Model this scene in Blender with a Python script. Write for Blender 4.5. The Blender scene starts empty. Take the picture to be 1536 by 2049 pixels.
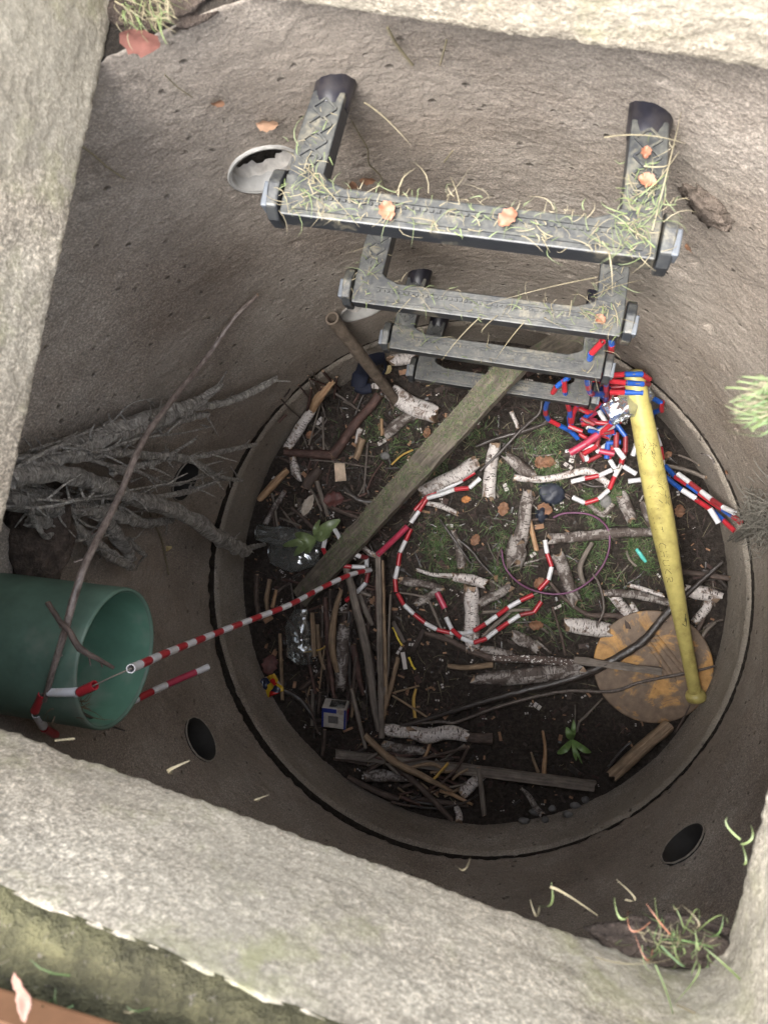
import bpy, math, random
from mathutils import Vector, Matrix, noise as mn
PI=math.pi
R=random.Random(7)
S=bpy.context.scene; COL=S.collection
# ------------------------------------------------------------------ camera
TX,TY=math.radians(1.05),math.radians(11.44)
CAM=Vector((.127,.114,1.55)); F=1480.0
RM=Matrix.Rotation(TY,3,'Y')@Matrix.Rotation(TX,3,'X')
cd=bpy.data.cameras.new('camera'); cam=bpy.data.objects.new('camera',cd); COL.objects.link(cam)
cam.matrix_world=Matrix.Translation(CAM)@RM.to_4x4()
cd.sensor_fit='VERTICAL'; cd.sensor_height=36; cd.lens=36*F/2049; cd.clip_start=.02; cd.clip_end=1500
cd.dof.use_dof=True; cd.dof.focus_distance=1.22; cd.dof.aperture_fstop=12
S.camera=cam
S.render.resolution_x=767; S.render.resolution_y=1024
# ------------------------------------------------------------------ light
SUN_EL,SUN_AZ=72,222     # direction the light comes from (world azimuth, degrees)
w=bpy.data.worlds.new('World'); S.world=w; w.use_nodes=True
nt=w.node_tree; bg=nt.nodes['Background']; sky=nt.nodes.new('ShaderNodeTexSky'); sky.sky_type='NISHITA'
sky.sun_disc=False; sky.sun_elevation=math.radians(SUN_EL); sky.sun_rotation=math.radians(90-SUN_AZ)
sky.dust_density=3; hs=nt.nodes.new('ShaderNodeHueSaturation'); hs.inputs['Saturation'].default_value=.3
nt.links.new(sky.outputs[0],hs.inputs['Color']); nt.links.new(hs.outputs[0],bg.inputs[0]); bg.inputs[1].default_value=.15
sl=bpy.data.lights.new('sun','SUN'); sl.energy=1.5; sl.angle=math.radians(46); sl.color=(1,.965,.91)
so=bpy.data.objects.new('sun',sl); COL.objects.link(so)
a,e=math.radians(SUN_AZ),math.radians(SUN_EL)
so.rotation_euler=Vector((math.cos(a)*math.cos(e),math.sin(a)*math.cos(e),math.sin(e))).to_track_quat('Z','Y').to_euler(); so.location=(0,0,4)
vs=S.view_settings; vs.view_transform='Standard'; vs.look='None'; vs.gamma=1; vs.exposure=2.85; vs.use_curve_mapping=False
# ------------------------------------------------------------------ placing helpers
RAD=.5
def ray(x,y):
    d=RM@Vector(((x-768)/F,(1024.5-y)/F,-1)); return d/-d.z
def at(x,y,z=0): return CAM+ray(x,y)*(CAM.z-z)
def wall(x,y,r=RAD):
    d=ray(x,y);A=d.x**2+d.y**2;B=2*(CAM.x*d.x+CAM.y*d.y);c=CAM.x**2+CAM.y**2-r*r
    return CAM+d*((-B+math.sqrt(max(0,B*B-4*A*c)))/2/A)
def fbm(p,o=3):
    s=0;a=1
    for i in range(o): s+=a*mn.noise(p);p=p*2.1;a*=.5
    return s
def fz(x,y):
    r=math.hypot(x,y)
    return .010*fbm(Vector((x*5,y*5,3)),2)+.004*mn.noise(Vector((x*26,y*26,1)))+.012*max(0,r-.4)/.1*(.4+.6*mn.noise(Vector((x*4,y*4,9))))
def inside(p,px,py,m):
    if math.hypot(p.x,p.y)>RAD-m: return wall(px,py,RAD-m)
    return p
def fl(px,py,e=0,m=.006):
    p=at(px,py,0)
    for i in range(3):
        z=fz(p.x,p.y)+e; p=at(px,py,z)
    return inside(p,px,py,m)
# ------------------------------------------------------------------ materials
MC={}
def newmat(name):
    m=bpy.data.materials.new(name); m.use_nodes=True; MC[name]=m
    return m,m.node_tree,m.node_tree.nodes['Principled BSDF']
def N(nt,t,**k):
    n=nt.nodes.new(t)
    for a,b in k.items():
        if a in n.inputs: n.inputs[a].default_value=b
        else: setattr(n,a,b)
    return n
def coords(nt,src,scale,rnd=True):
    tc=nt.nodes.new('ShaderNodeTexCoord'); mp=nt.nodes.new('ShaderNodeMapping'); nt.links.new(tc.outputs[src],mp.inputs[0])
    mp.inputs['Scale'].default_value=scale
    if rnd:
        oi=nt.nodes.new('ShaderNodeObjectInfo'); mu=nt.nodes.new('ShaderNodeMath'); mu.operation='MULTIPLY'; mu.inputs[1].default_value=97.
        nt.links.new(oi.outputs['Random'],mu.inputs[0]); cx=nt.nodes.new('ShaderNodeCombineXYZ')
        for i in range(3): nt.links.new(mu.outputs[0],cx.inputs[i])
        nt.links.new(cx.outputs[0],mp.inputs['Location'])
    return mp.outputs[0]
def noi(nt,vec,scale,det=4,rough=.6,dist=0):
    n=N(nt,'ShaderNodeTexNoise',Scale=scale,Detail=det,Roughness=rough,Distortion=dist); nt.links.new(vec,n.inputs['Vector']); return n.outputs['Fac']
def ramp(nt,fac,stops):
    r=nt.nodes.new('ShaderNodeValToRGB'); cr=r.color_ramp
    while len(cr.elements)<len(stops): cr.elements.new(.5)
    for el,(p,c) in zip(cr.elements,stops): el.position=p; el.color=(*c,1) if len(c)==3 else (c[0],c[0],c[0],1)
    nt.links.new(fac,r.inputs[0]); return r.outputs[0]
def mix(nt,fac,a,b,mode='MIX'):
    m=nt.nodes.new('ShaderNodeMix'); m.data_type='RGBA'; m.blend_type=mode
    for s,v in ((0,fac),(6,a),(7,b)):
        if isinstance(v,(int,float)): m.inputs[s].default_value=v
        elif isinstance(v,tuple): m.inputs[s].default_value=(*v,1)
        else: nt.links.new(v,m.inputs[s])
    return m.outputs[2]
def bump(nt,b,h,strength,dist,prev=None):
    n=N(nt,'ShaderNodeBump',Strength=strength,Distance=dist); nt.links.new(h,n.inputs['Height'])
    if prev is not None: nt.links.new(prev,n.inputs['Normal'])
    nt.links.new(n.outputs[0],b.inputs['Normal']); return n.outputs[0]
def concrete(name,cols,pit=1.,green=None,sc=1.,fleck=.5,pits=.7,stain=None,mid=.5):
    m,nt,b=newmat(name); v=coords(nt,'Object',(1,1,1),False)
    n1=noi(nt,v,5,5,.6); n2=noi(nt,v,55*sc,5,.7); n3=noi(nt,v,380*sc,5,.78)
    c=ramp(nt,n1,[(.3,cols[0]),(.5,cols[1]),(.7,cols[2])])
    c=mix(nt,mid,c,ramp(nt,n2,[(.3,(.45,)),(.5,(.85,)),(.7,(1.25,))]),'MULTIPLY')
    c=mix(nt,fleck,c,ramp(nt,n3,[(.34,(.35,)),(.5,(.95,)),(.66,(2.2,))]),'MULTIPLY')
    if stain:
        c=mix(nt,ramp(nt,noi(nt,v,3.2,5,.6,.8),[(.42,(0,)),(.62,(.6,))]),c,stain); c=mix(nt,.6,c,ramp(nt,noi(nt,v,7,5,.65,.6),[(.3,(.7,)),(.65,(1.2,))]),'MULTIPLY')
    if green:
        g=ramp(nt,noi(nt,v,9,4,.7),[(.5,(0,)),(.68,(1,))]); g2=ramp(nt,n2,[(.4,(0,)),(.55,(.8,))])
        mm=N(nt,'ShaderNodeMath',operation='MULTIPLY'); nt.links.new(g,mm.inputs[0]); nt.links.new(g2,mm.inputs[1])
        c=mix(nt,mm.outputs[0],c,green)
    vo=N(nt,'ShaderNodeTexVoronoi',Scale=120*sc); nt.links.new(v,vo.inputs['Vector'])
    pitr=ramp(nt,vo.outputs['Distance'],[(.0,(0,)),(.28,(1,))])
    vm=N(nt,'ShaderNodeMath',operation='MULTIPLY_ADD'); nt.links.new(ramp(nt,noi(nt,v,60*sc,2),[(.45,(0,)),(.6,(1,))]),vm.inputs[1]); nt.links.new(pitr,vm.inputs[0]); nt.links.new(n2,vm.inputs[2])
    pv=N(nt,'ShaderNodeTexVoronoi',Scale=50*sc); nt.links.new(v,pv.inputs['Vector']); ps=ramp(nt,pv.outputs['Distance'],[(.05,(0,)),(.2,(1,))]); pm=ramp(nt,noi(nt,v,40*sc,2),[(.52,(1,)),(.58,(0,))]); mx=N(nt,'ShaderNodeMath',operation='MAXIMUM'); nt.links.new(ps,mx.inputs[0]); nt.links.new(pm,mx.inputs[1]); c=mix(nt,mx.outputs[0],mix(nt,1.,c,(1-.6*pits,)*3,'MULTIPLY'),c)
    p=bump(nt,b,mx.outputs[0],.8*pits,.005/sc); p=bump(nt,b,n2,.12*pit,.004/sc,p); p=bump(nt,b,n3,.9*pit,.0022/sc,p); p=bump(nt,b,vm.outputs[0],.5*pit,.002/sc,p)
    nt.links.new(c,b.inputs['Base Color']); b.inputs['Roughness'].default_value=.9; b.inputs['Specular IOR Level'].default_value=.3
    return m
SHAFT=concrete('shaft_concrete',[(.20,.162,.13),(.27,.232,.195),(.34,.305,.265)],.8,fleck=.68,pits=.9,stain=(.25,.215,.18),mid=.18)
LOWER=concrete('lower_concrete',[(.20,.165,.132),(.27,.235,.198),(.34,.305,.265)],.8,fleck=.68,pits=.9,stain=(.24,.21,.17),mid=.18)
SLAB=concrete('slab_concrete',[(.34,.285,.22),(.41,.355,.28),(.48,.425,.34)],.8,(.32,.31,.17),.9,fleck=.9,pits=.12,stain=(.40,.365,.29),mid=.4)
def soilmat(name,a,b_,sc=1):
    m,nt,b=newmat(name); v=coords(nt,'Object',(1,1,1),False)
    n1=noi(nt,v,14*sc,4); n2=noi(nt,v,120*sc,5,.75); n3=noi(nt,v,420*sc,2)
    c=mix(nt,n1,a,b_); c=mix(nt,.9,c,ramp(nt,n2,[(.3,(.35,)),(.5,(.9,)),(.75,(2.,))]),'MULTIPLY')
    c=mix(nt,ramp(nt,n3,[(.66,(0,)),(.72,(.5,))]),c,(.16,.14,.12))
    nt.links.new(c,b.inputs['Base Color']); bump(nt,b,n3,.6,.002,bump(nt,b,n2,1,.01)); b.inputs['Roughness'].default_value=.85
    b.inputs['Specular IOR Level'].default_value=.3
    return m
SOIL=soilmat('shaft_soil',(.028,.022,.018),(.062,.05,.042))
GROUND=soilmat('ground_soil',(.04,.034,.02),(.10,.095,.045),.5)
def birchmat(name,light,dirty,amt=.5):
    m,nt,b=newmat(name); v=coords(nt,'UV',(90,420,1)); v2=coords(nt,'UV',(34,34,1)); v3=coords(nt,'UV',(45,160,1))
    l=ramp(nt,noi(nt,v,1,2,.5),[(.36,(1,)),(.42,(0,))]); p=ramp(nt,noi(nt,v2,1,5,.7,.8),[(amt-.04,(0,)),(amt+.06,(1,))])
    q=ramp(nt,noi(nt,v3,1,4,.6,.5),[(.63,(0,)),(.68,(1,))])
    base=mix(nt,noi(nt,v3,1,4),tuple(x*.72 for x in light),light)
    c=mix(nt,p,base,dirty); c=mix(nt,l,c,(.05,.035,.03)); c=mix(nt,q,c,(.04,.03,.025))
    c=mix(nt,.45,c,ramp(nt,noi(nt,coords(nt,'UV',(180,180,1)),1,4,.7),[(.3,(.45,)),(.65,(1.25,))]),'MULTIPLY')
    nt.links.new(c,b.inputs['Base Color']); bump(nt,b,noi(nt,v3,1.5,5,.7),.6,.003); b.inputs['Roughness'].default_value=.7
    return m
BIRCH=birchmat('birch_bark',(.66,.61,.58),(.17,.12,.095),.56)
BIRCHD=birchmat('old_birch_bark',(.38,.345,.32),(.09,.07,.06),.48)
def woodmat(name,a,b_,along=6,around=260,rough=.75,spots=None):
    m,nt,b=newmat(name); v=coords(nt,'UV',(around,along*3,1)); v2=coords(nt,'UV',(60,40,1))
    n1=noi(nt,v,1,4,.6,.3); n2=noi(nt,v2,1,4,.65)
    c=mix(nt,ramp(nt,n1,[(.3,(0,)),(.7,(1,))]),a,b_); c=mix(nt,.8,c,ramp(nt,n2,[(.3,(.5,)),(.7,(1.3,))]),'MULTIPLY')
    if spots:
        c=mix(nt,ramp(nt,noi(nt,coords(nt,'UV',(spots[1],spots[1],1)),1,2),[(.60,(0,)),(.63,(1,))]),c,spots[0])
    nt.links.new(c,b.inputs['Base Color']); bump(nt,b,n2,.5,.003,bump(nt,b,n1,.7,.002)); b.inputs['Roughness'].default_value=rough
    return m
def rootmat():
    m,nt,b=newmat('grey_root_bark'); v=coords(nt,'UV',(30,230,1)); v2=coords(nt,'UV',(110,110,1)); v3=coords(nt,'UV',(14,14,1))
    n1=noi(nt,v,1,4,.6,1.2); n2=noi(nt,v2,1,5,.75,.5); n3=noi(nt,v3,1,3)
    c=mix(nt,ramp(nt,n1,[(.3,(0,)),(.65,(1,))]),(.17,.15,.13),(.54,.51,.46)); c=mix(nt,.9,c,ramp(nt,n2,[(.3,(.3,)),(.65,(1.4,))]),'MULTIPLY'); c=mix(nt,.7,c,ramp(nt,n3,[(.3,(.55,)),(.7,(1.2,))]),'MULTIPLY')
    nt.links.new(c,b.inputs['Base Color']); bump(nt,b,n2,1,.006,bump(nt,b,n1,1,.006)); b.inputs['Roughness'].default_value=.85; return m
W={'birch':BIRCH,'oldbirch':BIRCHD,
 'grey':woodmat('weathered_wood',(.10,.082,.068),(.23,.195,.165)),
 'tan':woodmat('tan_wood',(.15,.095,.055),(.34,.25,.165)),
 'fresh':woodmat('split_wood',(.26,.13,.06),(.48,.33,.2)),
 'bark':woodmat('brown_bark',(.05,.034,.028),(.115,.083,.068),30,200),
 'red':woodmat('reddish_bark',(.05,.026,.022),(.12,.068,.055),30,160),
 'dark':woodmat('wet_dark_bark',(.025,.02,.018),(.075,.062,.055),30,200,.32),
 'mould':woodmat('mouldy_bark',(.06,.04,.034),(.13,.095,.08),30,200,.75,((.75,.73,.7),230)),
 'root':rootmat(),
 'twig':woodmat('twig_bark',(.05,.036,.03),(.17,.14,.12),40,200,.45),
 'mossy':woodmat('mossy_timber',(.05,.04,.032),(.16,.135,.105),5,200,.8,((.075,.085,.045),60)),
 'branchw':woodmat('long_branch_bark',(.09,.065,.055),(.30,.25,.22),30,200,.4),
 'straw':woodmat('dry_straw',(.32,.26,.15),(.5,.43,.29)),
 'yellow':woodmat('yellow_reed',(.42,.26,.06),(.6,.40,.11))}
ENDW=woodmat('cut_wood_end',(.2,.13,.085),(.36,.26,.18),40,100)
def plain(name,col,rough=.5,var=.25,sc=90,spec=.5,dirt=None,bmp=.0,src='Object'):
    m,nt,b=newmat(name); v=coords(nt,src,(1,1,1))
    n=noi(nt,v,sc,4,.65)
    c=mix(nt,1.,col,ramp(nt,n,[(.3,(1-var,)),(.7,(1+var*.6,))]),'MULTIPLY')
    if dirt: c=mix(nt,ramp(nt,noi(nt,v,sc*.35,5,.7),[(.5,(0,)),(.66,(.85,))]),c,dirt)
    nt.links.new(c,b.inputs['Base Color']); b.inputs['Roughness'].default_value=rough; b.inputs['Specular IOR Level'].default_value=spec
    if bmp: bump(nt,b,n,bmp,.002)
    return m
CR=plain('red_plastic',(.40,.025,.035),.32,.15); CW=plain('white_plastic',(.62,.62,.64),.35,.1,dirt=(.5,.46,.43)); CBL=plain('blue_plastic',(.018,.085,.36),.32,.2)
CPK=plain('pink_red_plastic',(.40,.04,.08),.35,.15); CDR=plain('dirty_red_plastic',(.25,.03,.035),.4,.3)
INNER=plain('tube_inside',(.04,.035,.035),.7,.2)
CORD=plain('grey_cord',(.2,.17,.14),.8,.3,400)
YEL=plain('yellow_plastic',(.44,.375,.125),.42,.2,60,dirt=(.24,.195,.06),bmp=.15)
GREEN=plain('green_pipe_plastic',(.09,.155,.118),.55,.35,16,dirt=(.19,.20,.165),bmp=.1)
GREENIN=plain('green_pipe_inside',(.12,.25,.18),.45,.25,12,dirt=(.30,.31,.27))
SLEEVE=plain('grey_sleeve_plastic',(.34,.33,.31),.6,.25,50,dirt=(.16,.14,.12))
WHITEMORTAR=plain('pale_mortar',(.45,.42,.38),.9,.4,60,bmp=.6)
BLACKP=plain('black_sleeve',(.010,.010,.016),.32,.4,60,dirt=(.035,.03,.03))
NAVY=plain('navy_fabric',(.006,.009,.024),.8,.3,120,bmp=.4)
CHIP=plain('wood_chip',(.30,.17,.10),.8,.5,60)
STONE=plain('grey_stone',(.14,.135,.13),.7,.4,60,bmp=.5); DSTONE=plain('dark_blue_stone',(.022,.026,.04),.5,.4,60,bmp=.4)
TUFT=plain('fibrous_roots',(.13,.12,.10),.9,.5,90)
GRS=[plain('green_grass',(.09,.15,.05),.6,.4),plain('dark_grass',(.045,.08,.025),.6,.4),plain('dry_grass',(.17,.145,.09),.7,.4),plain('pale_green_grass',(.12,.155,.06),.6,.3)]
LEAFB=plain('brown_leaf',(.20,.10,.055),.7,.5,110,bmp=.4); LEAFP=plain('pale_leaf',(.42,.36,.3),.6,.3,80); LEAFG=plain('green_leaf',(.12,.2,.06),.4,.45,70); LEAFY=plain('yellowed_leaf',(.45,.36,.18),.6,.3,80)
def stepmat():
    m,nt,b=newmat('step_plastic'); v=coords(nt,'Object',(1,1,1)); n=noi(nt,v,60,5,.7); n2=noi(nt,v,260,3,.6)
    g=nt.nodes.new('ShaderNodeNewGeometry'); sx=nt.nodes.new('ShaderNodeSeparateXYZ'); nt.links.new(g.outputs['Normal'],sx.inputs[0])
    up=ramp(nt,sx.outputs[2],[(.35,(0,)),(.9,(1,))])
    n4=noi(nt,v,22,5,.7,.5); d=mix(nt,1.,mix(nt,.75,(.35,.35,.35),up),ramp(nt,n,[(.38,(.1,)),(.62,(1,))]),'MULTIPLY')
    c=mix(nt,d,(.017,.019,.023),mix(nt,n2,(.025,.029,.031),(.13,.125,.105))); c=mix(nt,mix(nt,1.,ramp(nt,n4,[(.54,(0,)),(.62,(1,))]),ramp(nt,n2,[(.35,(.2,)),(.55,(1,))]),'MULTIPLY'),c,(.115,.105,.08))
    nt.links.new(c,b.inputs['Base Color']); b.inputs['Roughness'].default_value=.42; bump(nt,b,n2,.25,.001); return m
STEP=stepmat()
STEPCHIP=plain('step_end_marker',(.09,.10,.115),.5,.3)
def discmat():
    m,nt,b=newmat('rusty_painted_steel'); v=coords(nt,'Object',(1,1,1),False)
    n=noi(nt,v,16,6,.65,.6); n2=noi(nt,v,60,5,.7); n3=noi(nt,v,11,4,.6)
    c=mix(nt,n2,(.13,.09,.065),(.24,.17,.115)); c=mix(nt,ramp(nt,n,[(.5,(0,)),(.58,(.85,))]),c,mix(nt,n2,(.42,.20,.05),(.62,.36,.12)))
    c=mix(nt,ramp(nt,n3,[(.67,(0,)),(.69,(1,))]),c,(.05,.028,.025))
    c=mix(nt,.5,c,ramp(nt,n2,[(.3,(.5,)),(.7,(1.3,))]),'MULTIPLY')
    nt.links.new(c,b.inputs['Base Color']); b.inputs['Roughness'].default_value=.6; bump(nt,b,n2,.4,.001); return m
DISC=discmat()
def film():
    m,nt,b=newmat('clear_plastic_film'); v=coords(nt,'Object',(1,1,1)); t=nt.nodes.new('ShaderNodeBsdfTransparent'); t.inputs[0].default_value=(.86,.88,.88,1)
    g=N(nt,'ShaderNodeBsdfGlossy',Roughness=.14); g.inputs[0].default_value=(.9,.93,.95,1); d=N(nt,'ShaderNodeBsdfDiffuse'); d.inputs[0].default_value=(.35,.36,.35,1)
    fr=N(nt,'ShaderNodeFresnel',IOR=1.6); bp=N(nt,'ShaderNodeBump',Strength=1.,Distance=.01); nt.links.new(noi(nt,v,22,2,.5,.3),bp.inputs['Height'])
    for q in (g,fr): nt.links.new(bp.outputs[0],q.inputs['Normal'])
    m1=N(nt,'ShaderNodeMixShader'); m1.inputs[0].default_value=.13; nt.links.new(t.outputs[0],m1.inputs[1]); nt.links.new(d.outputs[0],m1.inputs[2])
    ad=N(nt,'ShaderNodeMath',operation='MULTIPLY_ADD'); nt.links.new(fr.outputs[0],ad.inputs[0]); ad.inputs[1].default_value=1.6; ad.inputs[2].default_value=.06
    m2=N(nt,'ShaderNodeMixShader'); nt.links.new(ad.outputs[0],m2.inputs[0]); nt.links.new(m1.outputs[0],m2.inputs[1]); nt.links.new(g.outputs[0],m2.inputs[2])
    nt.links.new(m2.outputs[0],nt.nodes['Material Output'].inputs[0]); return m
FILM=film()
# ------------------------------------------------------------------ mesh builder
class MB:
    def __init__(s): s.v=[];s.f=[];s.m=[];s.uv=[];s.sm=[]
    def add(s,vs,fs,mi=0,uvs=None,smooth=True):
        o=len(s.v); s.v+=[Vector(q) for q in vs]
        for k,f in enumerate(fs):
            s.f.append([o+i for i in f]); s.m.append(mi if isinstance(mi,int) else mi[k]); s.sm.append(smooth)
            s.uv.append(uvs[k] if uvs else [(0,0)]*len(f))
    def tube(s,pts,rad,seg=8,mi=0,capm=1,lump=0.,flat=1.,end=0.,seed=0,step=.008,caps=True,upv=None):
        P,Rr=resample(pts,rad,step); n=len(P); rings=[];L=0;vs=[];vl=[]
        T=[(P[min(i+1,n-1)]-P[max(i-1,0)]).normalized() for i in range(n)]
        up=Vector((0,0,1)) if abs(T[0].z)<.9 else Vector((1,0,0))
        if upv is not None: up=upv
        A=(up-T[0]*up.dot(T[0])).normalized()
        for i in range(n):
            if i: L+=(P[i]-P[i-1]).length
            A=(A-T[i]*A.dot(T[i])).normalized(); B=T[i].cross(A)
            for j in range(seg):
                t=2*PI*j/seg; d=A*math.cos(t)*flat+B*math.sin(t); r=Rr[i]
                if lump: r*=1+lump*mn.noise(Vector((math.cos(t)*1.3+seed*7.7,math.sin(t)*1.3,L/max(.004,Rr[i]*2.2)+seed)))*1.4
                q=P[i]+d*r
                if end and (i==0 or i==n-1): q+=T[i]*(end*Rr[i]*mn.noise(Vector((math.cos(t)*2,math.sin(t)*2,seed*3+i)))*2)
                vs.append(q)
            vl.append(L)
        fs=[];uv=[]; rm=max(Rr)
        for i in range(n-1):
            for j in range(seg):
                k=(j+1)%seg; fs.append((i*seg+j,i*seg+k,(i+1)*seg+k,(i+1)*seg+j))
                u0,u1=2*PI*j/seg*rm,2*PI*(j+1)/seg*rm; uv.append([(u0,vl[i]),(u1,vl[i]),(u1,vl[i+1]),(u0,vl[i+1])])
        s.add(vs,fs,mi,uv)
        if caps:
            for i,sg in ((0,-1),(n-1,1)):
                base=vs[i*seg:(i+1)*seg]; f=list(range(seg)); 
                if sg<0: f=f[::-1]
                s.add(base,[f],capm,[[(math.cos(2*PI*q/seg)*Rr[i],math.sin(2*PI*q/seg)*Rr[i]) for q in f]],False)
    def box(s,c,x,y,z,mi=0,jit=0,bev=0):
        c,x,y,z=Vector(c),Vector(x),Vector(y),Vector(z); vs=[]
        for k in (-1,1):
            for j in (-1,1):
                for i in (-1,1): vs.append(c+x*i+y*j+z*k)
        fs=[(0,2,3,1),(4,5,7,6),(0,1,5,4),(2,6,7,3),(0,4,6,2),(1,3,7,5)]
        lx,ly=x.length*2,y.length*2; U=[[(0,0),(0,lx),(ly,lx),(ly,0)]]*6
        # uv: v along x (long axis)
        def uvp(f): return [((vs[i]-c).dot(y.normalized())+(vs[i]-c).dot(z.normalized()),(vs[i]-c).dot(x.normalized())) for i in f]
        s.add(vs,fs,mi,[uvp(f) for f in fs],False)
    def blade(s,p0,p1,w,bend=None,mi=0,n=4):
        p0,p1=Vector(p0),Vector(p1); d=p1-p0; sd=d.cross(Vector((R.uniform(-.4,.4),R.uniform(-.4,.4),1))).normalized()*w/2; bend=Vector(bend) if bend is not None else Vector((0,0,0))
        vs=[]
        for i in range(n+1):
            t=i/n; c=p0+d*t+bend*(t*(1-t)*4); ww=sd*(1-t**2*.85); vs+=[c-ww,c+ww]
        s.add(vs,[(2*i,2*i+1,2*i+3,2*i+2) for i in range(n)],mi)
    def build(s,name,mats,parent=None,origin=None,bevel=0):
        if not isinstance(mats,(list,tuple)): mats=[mats]
        if origin is None and parent is None:
            n=len(s.v); origin=Vector((sum(q.x for q in s.v)/n,sum(q.y for q in s.v)/n,min(q.z for q in s.v)))
        if origin is None: origin=parent.location if parent is not None else Vector()
        origin=Vector(origin)
        me=bpy.data.meshes.new(name); me.from_pydata([tuple(q-origin) for q in s.v],[],s.f)
        for m in mats: me.materials.append(m)
        me.polygons.foreach_set('material_index',s.m); me.polygons.foreach_set('use_smooth',s.sm)
        ul=me.uv_layers.new(name='UVMap'); flat=[]
        for u in s.uv:
            for a in u: flat+=[a[0],a[1]]
        ul.data.foreach_set('uv',flat); me.update()
        o=bpy.data.objects.new(name,me); COL.objects.link(o)
        if parent is None: o.location=origin
        else: o.parent=parent; o.location=origin-parent.location
        if bevel:
            b=o.modifiers.new('bevel','BEVEL'); b.width=bevel; b.segments=2; b.limit_method='ANGLE'
        return o
def resample(pts,rad,step):
    pts=[Vector(p) for p in pts]
    if not isinstance(rad,(list,tuple)): rad=[rad]*len(pts)
    P=[];Q=[]
    for i in range(len(pts)-1):
        a=pts[max(i-1,0)];b=pts[i];c=pts[i+1];d=pts[min(i+2,len(pts)-1)]
        n=max(1,int((c-b).length/step))
        for k in range(n):
            t=k/n; P.append(.5*((2*b)+(c-a)*t+(2*a-5*b+4*c-d)*t*t+(3*b-a-3*c+d)*t**3)); Q.append(rad[i]+(rad[i+1]-rad[i])*t)
    P.append(pts[-1]);Q.append(rad[-1]); return P,Q
def tag(o,label,cat,group=None,kind=None):
    o['label']=label
    if cat: o['category']=cat
    if group: o['group']=group
    if kind: o['kind']=kind
    return o
def empty(name,loc,label,cat,group=None):
    o=bpy.data.objects.new(name,None); COL.objects.link(o); o.location=loc; o.empty_display_size=.02; return tag(o,label,cat,group)
def struct(o): o['kind']='structure'; return o
def stuff(o,label,cat): return tag(o,label,cat,None,'stuff')
# ------------------------------------------------------------------ shaft rings, with the holes really cut
HOLES=[(106.4,.838,.037),(107.8,.352,.037),(157.3,.37,.037),(-149.8,.368,.0385),(-46.4,.371,.0385),(math.degrees(math.atan2(wall(60,985).y,wall(60,985).x)),wall(60,985).z,.05)]
PA=at(238,1317,.775); PB=at(0,1283,.775); PDIR=(PB-PA).normalized()
t=0
while math.hypot((PA+PDIR*t).x,(PA+PDIR*t).y)<RAD: t+=.002
PW=PA+PDIR*t; HOLES.append((math.degrees(math.atan2(PW.y,PW.x)),PW.z,.078))
def gaptop(th): return .157+.0025+.026*max(0,math.cos(th-math.radians(200)))+.0025*mn.noise(Vector((math.cos(th)*14,math.sin(th)*14,0)))
def ring(name,z0,z1,mat,lipb,ch=.004,cen=(0,0)):
    nt_=int(2*PI*RAD/ch); nz=int((z1-z0)/ch); vs=[];fs=[]; cw=2*PI*RAD/nt_
    holes=[(math.radians(a)*RAD,z,r) for a,z,r in HOLES]; dead=[]
    for i in range(nz+1):
        for j in range(nt_):
            th=-PI+2*PI*j/nt_; s_=th*RAD; z=z0+(z1-z0)*i/nz
            if lipb=='bottom': gb=gaptop(th); z=gb+(z1-gb)*i/nz
            kill=False
            for hs_,hz,hr in holes:
                ds=s_-hs_; ds=(ds+PI*RAD)%(2*PI*RAD)-PI*RAD; dz=z-hz
                if abs(ds)<hr+.01 and abs(dz)<hr+.01:
                    d=math.hypot(ds,dz)
                    if abs(d-hr)<ch*.72: s_=s_+ds*(hr/d-1); z=z+dz*(hr/d-1)
                    elif d<hr: kill=True
            th=s_/RAD; p=Vector((math.cos(th),math.sin(th),0)); q=Vector((p.x*RAD,p.y*RAD,z))
            d=.0006*mn.noise(q*9)+.0004*mn.noise(q*75)+.0008*mn.noise(q*210)
            pt=mn.noise(q*48+Vector((9,9,9)))
            if pt>.5: d+=(pt-.5)*.011
            if lipb=='bottom' and i<2: d+=.003*(2-i)*(.5+mn.noise(q*60))
            if lipb=='top' and i>nz-2: d+=.003*(i-nz+2)
            vs.append((p.x*(RAD+d)+cen[0],p.y*(RAD+d)+cen[1],z)); dead.append(kill)
    for i in range(nz):
        for j in range(nt_):
            k=(j+1)%nt_; f=(i*nt_+j,(i+1)*nt_+j,(i+1)*nt_+k,i*nt_+k)
            if not any(dead[a] for a in f): fs.append(f)
    nwall=len(fs)
    # lip going outwards at the joint, then the outer skin
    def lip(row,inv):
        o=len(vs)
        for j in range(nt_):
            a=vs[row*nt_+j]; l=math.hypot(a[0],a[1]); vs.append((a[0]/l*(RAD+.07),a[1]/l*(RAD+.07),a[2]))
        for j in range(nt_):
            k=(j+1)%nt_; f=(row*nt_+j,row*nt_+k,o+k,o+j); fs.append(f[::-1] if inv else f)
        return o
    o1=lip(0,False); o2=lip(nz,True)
    for j in range(nt_):
        k=(j+1)%nt_
        # outer skin only well away from the pipes is not seen; kept closed below the joint
        if lipb=='top': fs.append((o1+j,o1+k,o2+k,o2+j))
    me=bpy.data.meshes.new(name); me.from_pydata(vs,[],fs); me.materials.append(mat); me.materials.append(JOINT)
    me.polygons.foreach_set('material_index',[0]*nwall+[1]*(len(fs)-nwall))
    me.polygons.foreach_set('use_smooth',[True]*len(fs)); me.update()
    o=bpy.data.objects.new(name,me); COL.objects.link(o); return o
JOINT=soilmat('recess_dirt_shade',(.018,.014,.011),(.04,.032,.025),.7)  # dark dirt tone that also paints in the shade of the ring gap
tag(ring('concrete_ring',.157,1.0535,SHAFT,'bottom'),'tall pitted grey brown concrete ring forming the upper shaft wall under the square opening','concrete ring')
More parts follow.
